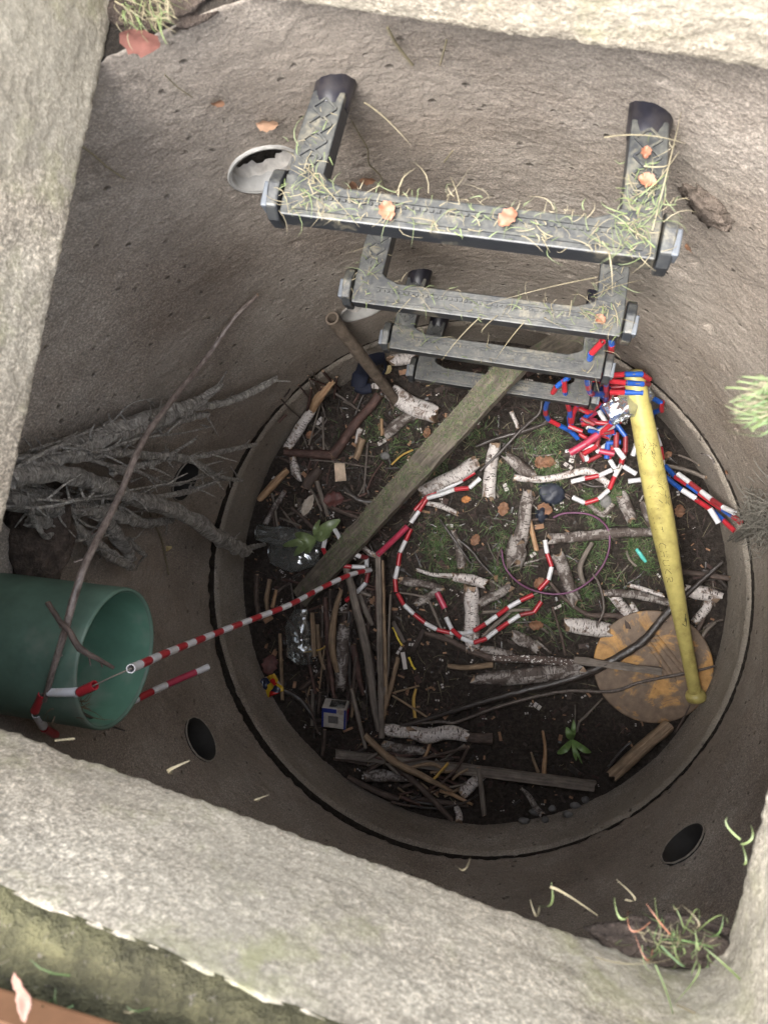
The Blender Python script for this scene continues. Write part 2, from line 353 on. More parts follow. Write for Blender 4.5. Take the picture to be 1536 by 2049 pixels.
tag(ring('concrete_ring',-.06,.142,LOWER,'top',.0045,(-.004,-.001)),'low concrete ring at the bottom of the shaft, below the dark joint around the soil','concrete ring')
mb=MB()   # earth behind the rings
ns=64
for i,(z0_,z1_) in enumerate([(-.1,1.05)]):
    vs=[(math.cos(2*PI*j/ns)*.66,math.sin(2*PI*j/ns)*.66,z) for z in (z0_,z1_) for j in range(ns)]
    mb.add(vs,[(j,(j+1)%ns,ns+(j+1)%ns,ns+j) for j in range(ns)])
struct(mb.build('backfill_soil',SOIL,origin=(0,0,0)))
# soil at the bottom
def grid_soil():
    n=250; vs=[];fs=[];idx={}
    for i in range(n+1):
        for j in range(n+1):
            x=-.53+1.06*i/n; y=-.53+1.06*j/n
            if math.hypot(x,y)<.525:
                z=fz(x,y)+.0035*mn.noise(Vector((x*70,y*70,0)))+.002*mn.noise(Vector((x*160,y*160,5)))
                idx[i,j]=len(vs); vs.append((x,y,z))
    for i in range(n):
        for j in range(n):
            q=[(i,j),(i+1,j),(i+1,j+1),(i,j+1)]
            if all(a in idx for a in q): fs.append([idx[a] for a in q])
    me=bpy.data.meshes.new('soil'); me.from_pydata(vs,[],fs); me.materials.append(SOIL); me.polygons.foreach_set('use_smooth',[True]*len(fs))
    o=bpy.data.objects.new('soil',me); COL.objects.link(o); return struct(o)
grid_soil()
# ------------------------------------------------------------------ slab with the square opening
def line(p,q):
    P,Q=at(*p,1.05),at(*q,1.05); d=(Q-P).normalized(); return P,d
LL=line((240,0),(0,1120)); LB=line((0,1450),(1200,1880)); LT=line((480,0),(1536,150)); LR=line((1536,1560),(1440,1900))
def inter(a,b):
    (p,d),(q,e)=a,b; c=d.x*e.y-d.y*e.x; t=((q.x-p.x)*e.y-(q.y-p.y)*e.x)/c; return p+d*t
CN=[inter(LL,LB),inter(LB,LR),inter(LR,LT),inter(LT,LL)]   # counter-clockwise from above
CRAD=[.02,.035,.02,.02]
def loop(off=0,step=.0042):
    pts=[]
    for i in range(4):
        c=CN[i]; a=(CN[i-1]-c).normalized(); b=(CN[(i+1)%4]-c).normalized(); bis=(a+b).normalized(); half=math.acos(max(-1,min(1,a.dot(b))))/2
        r=CRAD[i]; cc=c+bis*(r/math.sin(half)); n1=Vector((-a.y,a.x,0)); n1=n1 if n1.dot(c-cc)>0 else -n1; n2=Vector((-b.y,b.x,0)); n2=n2 if n2.dot(c-cc)>0 else -n2
        for k in range(9): t=k/8; d=(n1*(1-t)+n2*t).normalized(); pts.append((cc+d*r,d))
    out=[]
    for i in range(len(pts)):
        (p,d),(q,e_)=pts[i],pts[(i+1)%len(pts)]; n=max(1,round((q-p).length/step))
        for k in range(n): t=k/n; out.append((p.lerp(q,t),(d*(1-t)+e_*t).normalized()))
    return out
LP=loop()
def slab():
    prof=[(.30,1.054),(.05,1.052),(.012,1.050),(.003,1.052)]
    prof+=[(0,1.056+.0042*i) for i in range(38)]+[(.002,1.2125),(.006,1.2155),(.012,1.217),(.02,1.2175),(.035,1.2175),(.06,1.2175),(.1,1.2175),(.3,1.2175),(.3,1.054)]
    n=len(LP); vs=[]; fs=[]
    for pi,(o,z) in enumerate(prof):
        for p,d in LP:
            q=Vector((p.x,p.y,z)); a=0
            if o<.2:
                a=.0012*mn.noise(q*12)+.0006*mn.noise(q*60)+.0012*mn.noise(q*170)+.0012*mn.noise(q*290)
                if o<.02: a+=.004*max(0,mn.noise(q*28+Vector((4,0,0)))-.2)
            q=q+d*(o+a*(1 if o<.01 else .3))
            if o>.01 and o<.2: q.z+=a
            vs.append(q)
    m=len(prof)
    for i in range(m-1):
        for j in range(n):
            k=(j+1)%n; fs.append((i*n+j,i*n+k,(i+1)*n+k,(i+1)*n+j))
    me=bpy.data.meshes.new('cover_slab'); me.from_pydata(vs,[],fs); me.materials.append(SLAB); me.polygons.foreach_set('use_smooth',[True]*len(fs))
    o=bpy.data.objects.new('cover_slab',me); COL.objects.link(o); return o
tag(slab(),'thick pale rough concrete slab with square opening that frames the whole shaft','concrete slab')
def ground():
    offs=[(-.001,1.210),(.001,1.2175),(.005,1.2225),(.012,1.225),(.03,1.227),(.045,1.229),(.06,1.231),(.08,1.233),(.11,1.235),(.15,1.236),(.2,1.237),(.3,1.24),(.6,1.24),(1.5,1.24),(5,1.25),(20,1.3),(100,1.4),(600,1.5)]
    lp=loop(step=.008); n=len(lp); vs=[];fs=[]
    for i,(o,z) in enumerate(offs):
        for p,d in lp:
            q=Vector((p.x,p.y,z)); k=1 if o<.3 else .0
            side=.5+.5*math.tanh(((p.x)*.5-p.y*.0+.12-p.x*2.)*9)     # soil creeps closest to the edge on the left
            wob=.01*mn.noise(q*14)+.005*mn.noise(q*45)
            oo=o+(.0015+wob*.35)*k
            vs.append(q+d*oo+Vector((0,0,(.006*mn.noise(q*22+d*o*22)+.003*mn.noise(q*80+d*o*80))*k if i>1 else 0)))
    for i in range(len(offs)-1):
        for j in range(n):
            k=(j+1)%n; fs.append((i*n+j,i*n+k,(i+1)*n+k,(i+1)*n+j))
    me=bpy.data.meshes.new('ground'); me.from_pydata(vs,[],fs); me.materials.append(GROUND); me.polygons.foreach_set('use_smooth',[True]*len(fs))
    o=bpy.data.objects.new('ground',me); COL.objects.link(o); return struct(o)
ground()
# ------------------------------------------------------------------ wall sleeves and the green drain pipe
def sleeve(az,z,r,label,pale,mort):
    a=math.radians(az); d=Vector((math.cos(a),math.sin(a),0)); c=d*RAD+Vector((0,0,z)); u=Vector((-d.y,d.x,0)); up=Vector((0,0,1))
    root=empty('pipe_sleeve',c,label,'pipe sleeve','round pipe sleeves in the shaft wall'); mb=MB(); ns=40; prof=[(.0025,-.012),(.0015,.001),(-.001,.0022),(-.0035,.0015),(-.0035,-.12)]
    prof=[(.0015,-.012),(.0022,.0015),(0,.0028),(-.002,.0022),(-.0025,-.03),(-.0025,-.11)]
    vs=[]
    for dr,out in prof:
        for j in range(ns):
            t=2*PI*j/ns; rr=r+dr; ss=math.cos(t)*rr; zz=math.sin(t)*rr; sag=ss*ss/(2*RAD)      # rim follows the curved wall
            vs.append(c+u*ss+up*zz-d*(out+sag*(1 if out>-.02 else 0)))
    mb.add(vs,[(i*ns+j,i*ns+(j+1)%ns,(i+1)*ns+(j+1)%ns,(i+1)*ns+j) for i in range(len(prof)-1) for j in range(ns)])
    mb.build('pipe_wall',SLEEVE if pale else INNER2,root)
    mb=MB(); vs=[]
    for dr,out in ((.0018,.001),(.0026,.003),(.0004,.0036),(-.0004,.001)):
        for j in range(ns):
            t=2*PI*j/ns; rr=r+dr+.0014*mn.noise(Vector((math.cos(t)*3.5,math.sin(t)*3.5,az))); ss=math.cos(t)*rr; vs.append(c+u*ss+up*math.sin(t)*rr-d*(out+ss*ss/(2*RAD)))
    mb.add(vs,[(i*ns+j,i*ns+(j+1)%ns,(i+1)*ns+(j+1)%ns,(i+1)*ns+j) for i in range(3) for j in range(ns)]); mb.build('rim',SLEEVE if pale else RIMM,root)
    if mort:
        mb=MB(); n=20; vs=[c-d*-.03*1]; vs=[c+d*.024]
        for i in range(1,7):
            for j in range(n): t=2*PI*j/n; rr=r*i/6*.985; vs.append(c+u*math.cos(t)*rr+up*math.sin(t)*rr+d*(.024+.007*mn.noise(Vector((math.cos(t)*i*.6,math.sin(t)*i*.6,az)))))
        mb.add(vs,[(0,1+j,1+(j+1)%n) for j in range(n)]+[(1+i*n+j,1+(i+1)*n+j,1+(i+1)*n+(j+1)%n,1+i*n+(j+1)%n) for i in range(5) for j in range(n)]); mb.build('shade_plug',JOINT,root)  # added dark disc, puts the shade inside the sleeve mouth into colour
        mb=MB(); n=22; vs=[];fs=[]
        for i in range(n):
            for j in range(n):
                ss=-r*.93+1.86*r*i/(n-1); lim=math.sqrt(max(0,(r*.93)**2-ss*ss)); top=(.15+.35*mn.noise(Vector((ss*60,az,0)))+.2*mn.noise(Vector((ss*200,az,3))))*r*mort
                zz=-lim+(max(-lim,min(lim,top*.6-r*.62))+lim)*j/(n-1)
                vs.append(c+u*ss+up*zz+d*(.012+.010*j/(n-1)+.006*mn.noise(Vector((ss*90,zz*90,az)))))
        for i in range(n-1):
            for j in range(n-1): fs.append((i*n+j,(i+1)*n+j,(i+1)*n+j+1,i*n+j+1))
        mb.add(vs,fs); mb.build('mortar_remains',WHITEMORTAR,root)
INNER2=plain('shaded_sleeve_inside',(.022,.02,.018),.8,.3,50); RIMM=plain('worn_sleeve_rim',(.30,.27,.23),.8,.4,90)  # near-black sleeve colour paints in the shade of the open holes
SL=['pale grey sleeve with crumbling mortar, high in the wall by the top step left end','pale sleeve mouth with white crumbs inside, just above the round brown pole end','dark round hole in the wall behind the grey tree roots','narrow dark oval hole in the shaded wall below the green pipe','dark oval hole low right, near the grass tuft in the slab corner']
for i,h in enumerate(HOLES[:5]): sleeve(*h,SL[i],i<2,(1.,1.0,0,0,0)[i])
def pipe():
    root=empty('drain_pipe',PA,'wide green plastic drain pipe sticking out of the left wall, mouth open','drain pipe')
    d=-PDIR; up=Vector((0,0,1)); u=d.cross(up).normalized(); up=u.cross(d).normalized(); ns=72
    def sweep(prof,name,mat):
        mb=MB(); vs=[]
        for rr,l in prof:
            for j in range(ns):
                t=2*PI*j/ns; w_=1+.006*math.sin(2*t+1); vs.append(PA+d*l+u*math.cos(t)*rr*w_+up*math.sin(t)*rr/w_)
        mb.add(vs,[(i*ns+j,(i+1)*ns+j,(i+1)*ns+(j+1)%ns,i*ns+(j+1)%ns) for i in range(len(prof)-1) for j in range(ns)]); return mb.build(name,mat,root)
    sweep([(.08,-.45),(.08,-.3),(.0805,-.004),(.0797,-.0008),(.078,0),(.0765,-.001),(.0757,-.004)],'pipe_wall',GREEN)
    sweep([(.0757,-.004),(.0757,-.2),(.0757,-.45),(.0,-.451)],'pipe_inside',GREENIN)
pipe()
# ------------------------------------------------------------------ step irons
def make_step():
    root=empty('step_iron',(0,0,0),'x','step iron','black plastic step irons up the shaft wall')
    # local: x along the tread, y out from the wall towards the middle, z up
    def arc(cx,cy,r,a0,a1,n=6): return [(cx+r*math.cos(math.radians(a0+(a1-a0)*k/n)),cy+r*math.sin(math.radians(a0+(a1-a0)*k/n))) for k in range(n+1)]
    inner_r=.022
    L=[(-.158,.141),(.158,.141),(.160,.09),(.152,.045),(.118,.045)]
    R_=[]  # build the U as outline: front edge, right leg outer, right leg inner, fillet, back of tread, fillet, left leg inner, left leg outer
    pts=[(-.157,.141),(.157,.141),(.157,.10),(.148,.03),(.120,.03),(.124,.08)]
    pts+=arc(.124-inner_r-.002,.110-inner_r+.0,inner_r,0,90,6) if 0 else [(.123,.088),(.119,.098),(.112,.105),(.102,.109)]
    pts+=[(-.102,.109),(-.112,.105),(-.119,.098),(-.123,.088),(-.124,.08),(-.120,.03),(-.148,.03),(-.157,.10)]
    def extr(name,pts,z0,z1,mat,bev=.0025,par=root):
        n=len(pts); mb=MB(); mb.add([(x,y,z0) for x,y in pts]+[(x,y,z1) for x,y in pts],[list(range(n))[::1],list(range(2*n-1,n-1,-1))]+[(i,n+i,n+(i+1)%n,(i+1)%n) for i in range(n)],0,None,False)
        return mb.build(name,mat,par,origin=(0,0,0),bevel=bev)
    extr('tread',[(-.157,.141),(.157,.141),(.157,.105),(.125,.102),(.119,.107),(.104,.1125),(-.104,.1125),(-.119,.107),(-.125,.102),(-.157,.105)],-.023,0,STEP,.0016)
    for s in (-1,1):
        p=[(.1565,.112),(.154,.07),(.148,.03),(.119,.03),(.122,.07),(.1245,.106)]
        p=[(s*x,y) for x,y in p]; 
        if s<0: p=p[::-1]
        lg=extr('leg',p,-.022,-.0002,STEP,.0016)
        # raised diamond pattern on the leg
        mb=MB()
        for k in range(4):
            cy=.046+.0145*k; cx=s*(.1345+(.0045)*(k/3))
            for a_,b_ in (((-1,0),(0,1)),((0,1),(1,0)),((1,0),(0,-1)),((0,-1),(-1,0))):
                p0=Vector((cx+a_[0]*.0105,cy+a_[1]*.0085,.0008)); p1=Vector((cx+b_[0]*.0105,cy+b_[1]*.0085,.0008)); dd=(p1-p0); nn=Vector((-dd.y,dd.x,0)).normalized()
                mb.box((p0+p1)/2,dd/2,nn*.0009,(0,0,.0011))
        for k in range(10):
            t0,t1=math.radians(k*36),math.radians(k*36+36); cx=s*.137; p0=Vector((cx+.0045*math.cos(t0),.092+.0045*math.sin(t0),.0008)); p1=Vector((cx+.0045*math.cos(t1),.092+.0045*math.sin(t1),.0008)); dd=p1-p0; nn=Vector((-dd.y,dd.x,0)).normalized(); mb.box((p0+p1)/2,dd/2,nn*.0007,(0,0,.001))
        mb.build('diamond_pattern',STEP,root,origin=(0,0,0))
        # sleeve in the wall
        mb=MB(); mb.tube([(s*.1335,.040,-.012),(s*.1338,.033,-.012),(s*.1335,.01,-.012),(s*.133,-.035,-.012)],[.0155,.0175,.0185,.019],14,0,0,.06,.85,seed=s*2+5); mb.build('wall_plug',BLACKP,root,origin=(0,0,0))
        # upright side guard at the tread end, with its marker
        x0=s*.165
        mb=MB(); vs=[]
        prof=[(.144,-.027),(.144,-.008),(.137,.005),(.116,.007),(.103,.0),(.096,-.014),(.098,-.027)]
        n=len(prof); mb.add([(x0-s*.0065,y,z) for y,z in prof]+[(x0+s*.0045,y,z) for y,z in prof],[list(range(n)),list(range(2*n-1,n-1,-1))]+[(i,n+i,n+(i+1)%n,(i+1)%n) for i in range(n)],0,None,False)
        mb.build('side_guard',STEP,root,origin=(0,0,0),bevel=.002)
        mb=MB(); mb.box((x0+s*.0052,.127,-.003),(.003,0,0),(0,.011,0),(0,0,.0085)); mb.build('end_marker',STEPCHIP,root,origin=(0,0,0),bevel=.0015)
    mb=MB()                                        # anti-slip ribs: two rails and a row of teeth in the groove
    mb.box((0,.1195,.0006),(.128,0,0),(0,.0011,0),(0,0,.0014)); mb.box((0,.1345,.0006),(.146,0,0),(0,.0011,0),(0,0,.0014))
    for k in range(44): mb.box((-.125+.25*k/43,.1235,.0006),(.0016,0,0),(0,.0014,0),(0,0,.0015))
    mb.build('tread_ribs',STEP,root,origin=(0,0,0))
    return root
def copy_tree(o,parent=None):
    c=o.copy(); COL.objects.link(c)
    if parent: c.parent=parent
    for ch in [q for q in o.children]: copy_tree(ch,c)
    return c
AZ=79.2; ra=math.radians(AZ); er=Vector((math.cos(ra),math.sin(ra),0)); et=Vector((er.y,-er.x,0))
proto=make_step()
SLBL=['topmost plastic step iron, widest in view, covered with dry grass clippings and leaves','second step iron from the top, with scattered grass clippings on its tread','third step iron from the top, red and blue beaded cord hanging over its right end','lowest step iron, dark, crossed by the mossy timber']
TOPS=[.940,.698,.456,.214]; STEPM=[]
kids=list(proto.children)
for i,z in enumerate(TOPS):
    o=proto if i==0 else copy_tree(proto)
    p=er*.500; o.location=(p.x,p.y,z)
    M=Matrix(((-et.x,-er.x,0),(-et.y,-er.y,0),(0,0,1))).to_4x4(); rx=Matrix.Rotation(math.radians([2,-1,1,1.5][i]),4,'X'); M=M@rx@Matrix.Rotation(math.radians([-1.6,.6,-.4,0][i]),4,'Y')
    o.rotation_euler=M.to_euler(); o['label']=SLBL[i]; STEPM.append(Matrix.Translation((p.x,p.y,z))@M@Matrix.Diagonal((-1,1,1,1)))
# ------------------------------------------------------------------ tree roots along the left wall
def rooty(name,paths,label,m='root',off=.028,grp='grey tree roots on the left wall'):
    mb=MB()
    for pi,pa in enumerate(paths):
        P=[];Q=[]
        for k,(x,y,w_) in enumerate(pa):
            q=wall(x,y,RAD-off-w_*.00018); dist=(q-CAM).dot(RM@Vector((0,0,-1))); P.append(q); Q.append(w_*.46*dist/F)
        mb.tube(P,Q,16,0,0,.34,.85,.6,seed=pi*3+len(name)+x*.01,step=.0035)
        # knobs and rootlets
        for k in range(int(len(P)*1.5)):
            a=R.randrange(len(P)-1); b=P[a].lerp(P[a+1],R.random()); dv=(P[a+1]-P[a]).normalized()*R.uniform(.2,1)+Vector((R.uniform(-1,1),R.uniform(-1,1),R.uniform(-.8,.5)))
            l=R.uniform(.01,.05); c1=b+dv.normalized()*l; 
            if math.hypot(c1.x,c1.y)<RAD-.004: mb.tube([b,b.lerp(c1,.5)+Vector((0,0,R.uniform(-.006,.006))),c1],[.0022,.0014,.0006],5,0,0,.1,seed=k,step=.012)
    return tag(mb.build(name,W[m]),label,'tree root',grp)
rooty('tree_root',[[(30,935,44),(150,893,50),(215,872,46),(290,845,44),(350,825,38),(395,806,26),(445,768,10)],[(330,840,20),(380,818,18),(450,806,17),(500,786,17),(553,758,13)],[(300,858,18),(360,840,18),(415,829,13)],[(180,900,26),(250,880,26),(330,850,18)]],'topmost long grey root with cracked bark, its pale tips reaching up beside the joint')
rooty('tree_root',[[(40,930,40),(170,908,32),(235,905,22),(300,912,18),(345,914,19),(380,920,14)],[(375,918,10),(440,905,11),(512,889,8)],[(378,918,12),(410,935,12),(440,955,11),(485,961,7)],[(225,945,18),(285,930,14),(340,914,12)],[(300,935,8),(350,905,8),(393,877,6)]],'forked middle root with thin grey side branches, in front of the dark wall hole',off=.04)
rooty('tree_root',[[(20,955,46),(120,948,38),(200,970,36),(255,992,30),(310,1008,34),(380,1035,34),(430,1072,36),(492,1104,26)],[(485,1100,14),(530,1089,9)],[(290,998,12),(370,985,12),(430,966,10)]],'thickest ringed root with a swollen blunt tip, hanging over the joint',off=.05)
rooty('tree_root',[[(20,1000,44),(110,1015,46),(200,1020,36),(290,1046,22),(345,1040,14)],[(200,1022,30),(240,1080,34),(262,1118,26)],[(255,1080,16),(292,1112,10)],[(60,985,22),(150,1000,24),(230,1012,16)],[(120,1010,18),(190,990,16),(230,1005,12)],[(60,1040,30),(150,1060,30),(220,1110,26),(265,1135,16)]],'lowest dark tangle of short roots just above the green pipe',off=.03)
fan=[]
for k in range(14):
    x0=R.uniform(20,110); y0=R.uniform(870,1040); L_=R.uniform(140,400); an=R.uniform(-.30,.42)+(y0-950)*.0016; n=6; w0=R.uniform(6,15); pa=[]
    for q in range(n):
        t=q/(n-1); pa.append((x0+L_*t*math.cos(an)+R.gauss(0,4),y0+L_*t*math.sin(an)+R.gauss(0,9)+(-30*t*t if an<0 else 12*t),w0*(1-.75*t)))
    fan.append(pa)
for k in range(0,14,2): rooty('tree_root',fan[k:k+2],['wispy','crooked','pale','straight','dusky','frayed','knotted','slim','short','long','dangling','twisted','hair thin'][k//2]+' pair of thin root twigs, '+('upper' if fan[k][0][1]<930 else 'middle' if fan[k][0][1]<990 else 'lower')+' part of the root fan',off=.03+.004*(k%9))
mb=MB()                                              # clod of earth and stone in which the roots sit
for k in range(1):
    n=26; c=wall(70,1065,.49); vs=[];fs=[]
    for i in range(n):
        for j in range(n):
            th=PI*i/(n-1); ph=2*PI*j/n; q=Vector((math.sin(th)*math.cos(ph),math.sin(th)*math.sin(ph),math.cos(th)))
            r_=1+.25*fbm(q*2.2,3); vs.append(c+Vector((q.x*.05*r_,q.y*.075*r_,q.z*.03*r_)))
    for i in range(n-1):
        for j in range(n): fs.append((i*n+j,i*n+(j+1)%n,(i+1)*n+(j+1)%n,(i+1)*n+j))
    mb.add(vs,fs)
tag(mb.build('earth_clod',soilmat('brown_earth',(.05,.036,.028),(.11,.085,.07),.7)),'brown stony lump of earth between the roots and the green pipe','earth clod')
mb=MB(); c=wall(1415,415,.498); n=20; vs=[];fs=[]
for i in range(n):
    for j in range(n):
        th=PI*i/(n-1); ph=2*PI*j/n; q=Vector((math.sin(th)*math.cos(ph),math.sin(th)*math.sin(ph),math.cos(th))); r_=1+.45*fbm(q*2.5,4)
        u_=Vector((-c.y,c.x,0)).normalized(); d_=Vector((c.x,c.y,0)).normalized(); vs.append(c+u_*q.x*.028*r_+Vector((0,0,q.z*.02*r_+q.x*.012))+d_*q.y*.008*r_)
for i in range(n-1):
    for j in range(n): fs.append((i*n+j,i*n+(j+1)%n,(i+1)*n+(j+1)%n,(i+1)*n+j))
mb.add(vs,fs); tag(mb.build('earth_clod',soilmat('grey_brown_mud',(.12,.09,.072),(.2,.165,.135),.7)),'crumbly brown mud lump on the wall right of the top step','earth clod')
# ------------------------------------------------------------------ sticks, logs, boards
def stick(name,pts,ws,m,label,cat,e=.012,seg=9,lump=.12,flat=1.,end=.4,extra=None,group=None,twigs=0,zs=None):
    if label is None: label=autolabel(pts,ws,m,name)
    if not isinstance(ws,(list,tuple)): ws=[ws]*len(pts)
    P=[];Q=[]
    for k,(x,y) in enumerate(pts):
        ww=ws[k]; rr=ww*.00051
        if zs: q=at(x,y,zs[k]); q=inside(q,x,y,.012); rr=ww/2*(q-CAM).dot(RM@Vector((0,0,-1)))/F
        else:
            ee=e[k] if isinstance(e,(list,tuple)) else e
            q=fl(x,y,rr*.7+ee,rr+.002)
        P.append(q); Q.append(rr)
    mb=MB(); sd=pts[0][0]*.13+pts[0][1]*.07
    mb.tube(P,Q,seg,0,1,lump,flat,end,sd,step=.007)
    for k in range(twigs):
        a=R.randrange(len(P)-1); b=P[a].lerp(P[a+1],R.random()); dv=(P[a+1]-P[a]).normalized()+Vector((R.uniform(-.8,.8),R.uniform(-.8,.8),R.uniform(-.1,.5))); l=R.uniform(.004,.02)
        mb.tube([b,b+dv.normalized()*l],[min(Q)*.6,min(Q)*.35],6,0,0,0,step=.02)
    o=mb.build(name,[W[m],ENDW if m not in('dark','twig') else W[m]]); return tag(o,label,cat,group)
def log(pts,ws,label,m='birch',e=.008,**k):
    if len(pts)==2:
        (x0,y0),(x1,y1)=pts; l=math.hypot(x1-x0,y1-y0); o1,o2=R.uniform(-.06,.06),R.uniform(-.06,.06); nx,ny=-(y1-y0),(x1-x0)
        pts=[pts[0],(x0+(x1-x0)*.33+nx*o1,y0+(y1-y0)*.33+ny*o1),(x0+(x1-x0)*.68+nx*o2,y0+(y1-y0)*.68+ny*o2),pts[1]]
        w0,w1=(ws,ws) if not isinstance(ws,(list,tuple)) else ws; ws=[w0*R.uniform(.85,1),(w0*.66+w1*.34)*R.uniform(.95,1.1),(w0*.34+w1*.66)*R.uniform(.92,1.06),w1*R.uniform(.85,1)]
    return stick('birch_log',pts,ws,m,label,'birch log',e,16,.17,1.,.9,group='birch logs on the shaft floor',**k)
log([(785,784),(870,830)],38,'thick birch log with peeling ends, below the left end of the lowest step',e=.012)
log([(772,868),(800,845),(828,827)],24,'faded half buried birch piece just below the thick birch log','oldbirch',.002)
log([(782,721),(838,717)],23,'short birch piece beside the blue glove, under the lowest step')
log([(578,892),(600,855),(625,820)],[20,22,18],'slim birch stick along the upper left rim, bark on its lower half',e=.012)
log([(838,984),(953,925)],[25,31],'bright white birch log leaning against the mossy timber, right side',e=.014)
log([(989,892),(982,930),(977,996)],[24,25,25],'upright birch log under the dark wet branches, right of the bright white log',e=.008)
log([(1014,913),(1037,932),(1066,951)],[20,26,20],'stubby grey birch piece in the grass, left of the pile of beaded cords','oldbirch',.006)
log([(1030,956),(1085,959),(1135,950),(1175,943),(1217,968)],[13,13,14,16,13],'long thin curved birch branch lying below the beaded cord pile',e=.006,twigs=2)
log([(1057,987),(1046,1054),(1040,1085)],[25,27,30],'grey birch log in the middle of the grass, leaning to the purple wire ring','oldbirch',.01)
log([(1040,1075),(1028,1120)],[34,42],'wide birch stump end at the upper left of the purple wire ring','oldbirch',.004)
log([(1103,1079),(1240,1066),(1306,1066)],[22,20,16],'long straight birch branch crossing the right part of the purple wire ring',e=.012,m='oldbirch')
log([(1117,1112),(1132,1155),(1151,1205)],[27,26,24],'grey birch log inside the purple wire ring, end poking out below it','oldbirch',.006)
log([(906,1154),(966,1166)],[19,23],'cut birch piece with orange end, lying above the upright birch log',e=.018)
log([(834,1140),(868,1150),(905,1152)],[6,9,11],'curled thin birch twig joined to the left of the cut birch piece',e=.012)
log([(942,1178),(943,1235),(945,1302)],[30,31,32],'upright white birch log beneath the red and white cord',e=.0)
log([(799,1161),(840,1168),(885,1178)],[17,17,14],'mossy birch branch right of the flat upright stake','oldbirch',.006)
log([(833,1208),(880,1180)],16,'small rotten birch piece below the mossy birch branch','oldbirch',.003)
log([(957,1211),(1018,1174)],[18,19],'slanting birch piece behind the upright white birch log','oldbirch',.004)
log([(1134,1249),(1175,1256),(1216,1262)],[30,33,28],'short bright birch chunk touching the left edge of the rusty disc',e=.004)
log([(948,1360),(1050,1352),(1162,1338)],[20,32,34],'long mouldy white birch log half sunk in the soil, left of the rusty disc','oldbirch',.0)
log([(768,1461),(819,1465)],26,'short birch log with rows of black dashes, left one of the two in a row',e=.008)
log([(824,1466),(932,1473)],[27,27],'long clean birch log, right one of the two in a row above the stick pile',e=.008)
log([(770,1492),(850,1502)],20,'dark birch log in the shade below the two logs in a row','oldbirch',.002)
log([(1030,1272),(1074,1298)],[24,22],'crumbling birch piece below the cord loop, right of the upright birch log','oldbirch',.002)
log([(965,1300),(1022,1311)],[17,20],'small birch piece touching the foot of the upright white birch log','oldbirch',.002)
log([(1208,1186),(1270,1190),(1336,1206)],[13,16,15],'grey birch branch ending at the yellow bat, above the disc','oldbirch',.02)
log([(1226,1192),(1262,1240)],[19,20],'birch log running from the grey branch to the top of the disc',e=.006)
log([(1262,1208),(1285,1238)],11,'thin pale birch stick touching the top edge of the disc',e=.004)
log([(1258,1171),(1325,1192)],9,'thin birch stick lying just above the grey branch by the bat',e=.014)
log([(1369,1180),(1432,1194)],[22,24],'pinkish peeling birch log right of the yellow bat',e=.008)
log([(1418,1204),(1389,1244)],[17,15],'small white birch stick below the peeling log right of the bat',e=.004)
log([(1241,988),(1252,1012),(1263,1040)],[22,26,18],'ragged birch piece left of the bat, by the flat grey stone','oldbirch',.004)
log([(1286,1006),(1303,1052)],[15,16],'birch stick slipping under the yellow bat','oldbirch',.004)
log([(1180,1012),(1205,1030),(1225,1008)],[10,12,10],'bent birch scrap at the top of the purple wire ring','oldbirch',.003)
log([(719,1095),(750,1111)],12,'greenish birch twig end between timber and flat stake',e=.012)
log([(688,1248),(684,1310),(681,1378)],[24,28,22],'knobbly birch log standing among the upright sticks on the left','oldbirch',.012)
log([(734,1552),(818,1556)],[23,20],'shaded birch log deep inside the stick pile at the bottom','oldbirch',.004)
log([(926,1586),(962,1552)],[24,20],'birch end poking out right of the stick pile',e=.006)
log([(913,1606),(918,1642)],[12,16],'white ragged bark end at the lowest tip of the stick pile',e=.003)
log([(530,1050),(548,1018),(570,983)],[10,13,10],'pinkish birch strip along the left rim above the crushed bottle','oldbirch',.008)
log([(905,1062),(918,1098),(925,1134)],[14,18,22],'peeling birch strip on the bare soil right of the flat stake','oldbirch',.004)
log([(1042,1578),(1084,1630)],[8,13],'lone pale stick on the dark soil below the flat board','oldbirch',.001)
log([(648,1212),(660,1242)],[11,14],'small birch knot just below the long red and white cord','birch',.012)
log([(848,1006),(880,1012),(914,1028)],[10,11,10],'slim birch twig leaving the mossy timber on its right side',e=.006)
log([(586,918),(592,945),(602,962)],[14,20,6],'torn white bark scrap near the left rim','birch',.008)
log([(1083,870),(1090,900)],[9,6],'tiny birch bark curl left of the beaded cord pile','birch',.004) if 0 else None
log([(1023,826),(1035,856)],[10,7],'crumpled white bark scrap just right of the mossy timber','birch',.008)
log([(640,995),(652,1018)],[8,12],'white streaked bark bit beside the pale oval leaf','birch',.004) if 0 else None
LM=[(740,745,'navy glove'),(828,805,'thick birch log'),(620,840,'left rim birch stick'),(600,905,'reddish flat stick'),(680,944,'orange bark chip'),(616,1011,'pale oval leaf'),(575,1075,'crushed clear bottle'),(613,1284,'black ball'),(671,1428,'carton'),(537,1374,'snack wrapper'),(900,950,'brightest birch log'),(1105,988,'dark blue stone'),(1211,1003,'flat grey stone'),(943,1235,'upright birch log'),(1175,1255,'bright birch chunk'),(1110,1110,'wire ring'),(1282,1110,'turquoise scrap'),(1304,1334,'rusty disc'),(1400,1187,'peeling birch log'),(870,1470,'long clean birch log'),(760,1300,'flat upright stake'),(705,1250,'longest upright stick'),(1045,1060,'grassy birch log'),(1060,1160,'cord loop'),(790,1500,'dark birch log'),(850,1540,'diagonal stick'),(945,1570,'flat board end'),(720,1530,'buried pile board'),(1090,925,'curled brown leaf'),(1030,1330,'mould speckled branch')]
USED={}
MW=dict(bark='brown',tan='tan',red='reddish',grey='grey',dark='blackish',twig='glossy brown',oldbirch='pale birch')
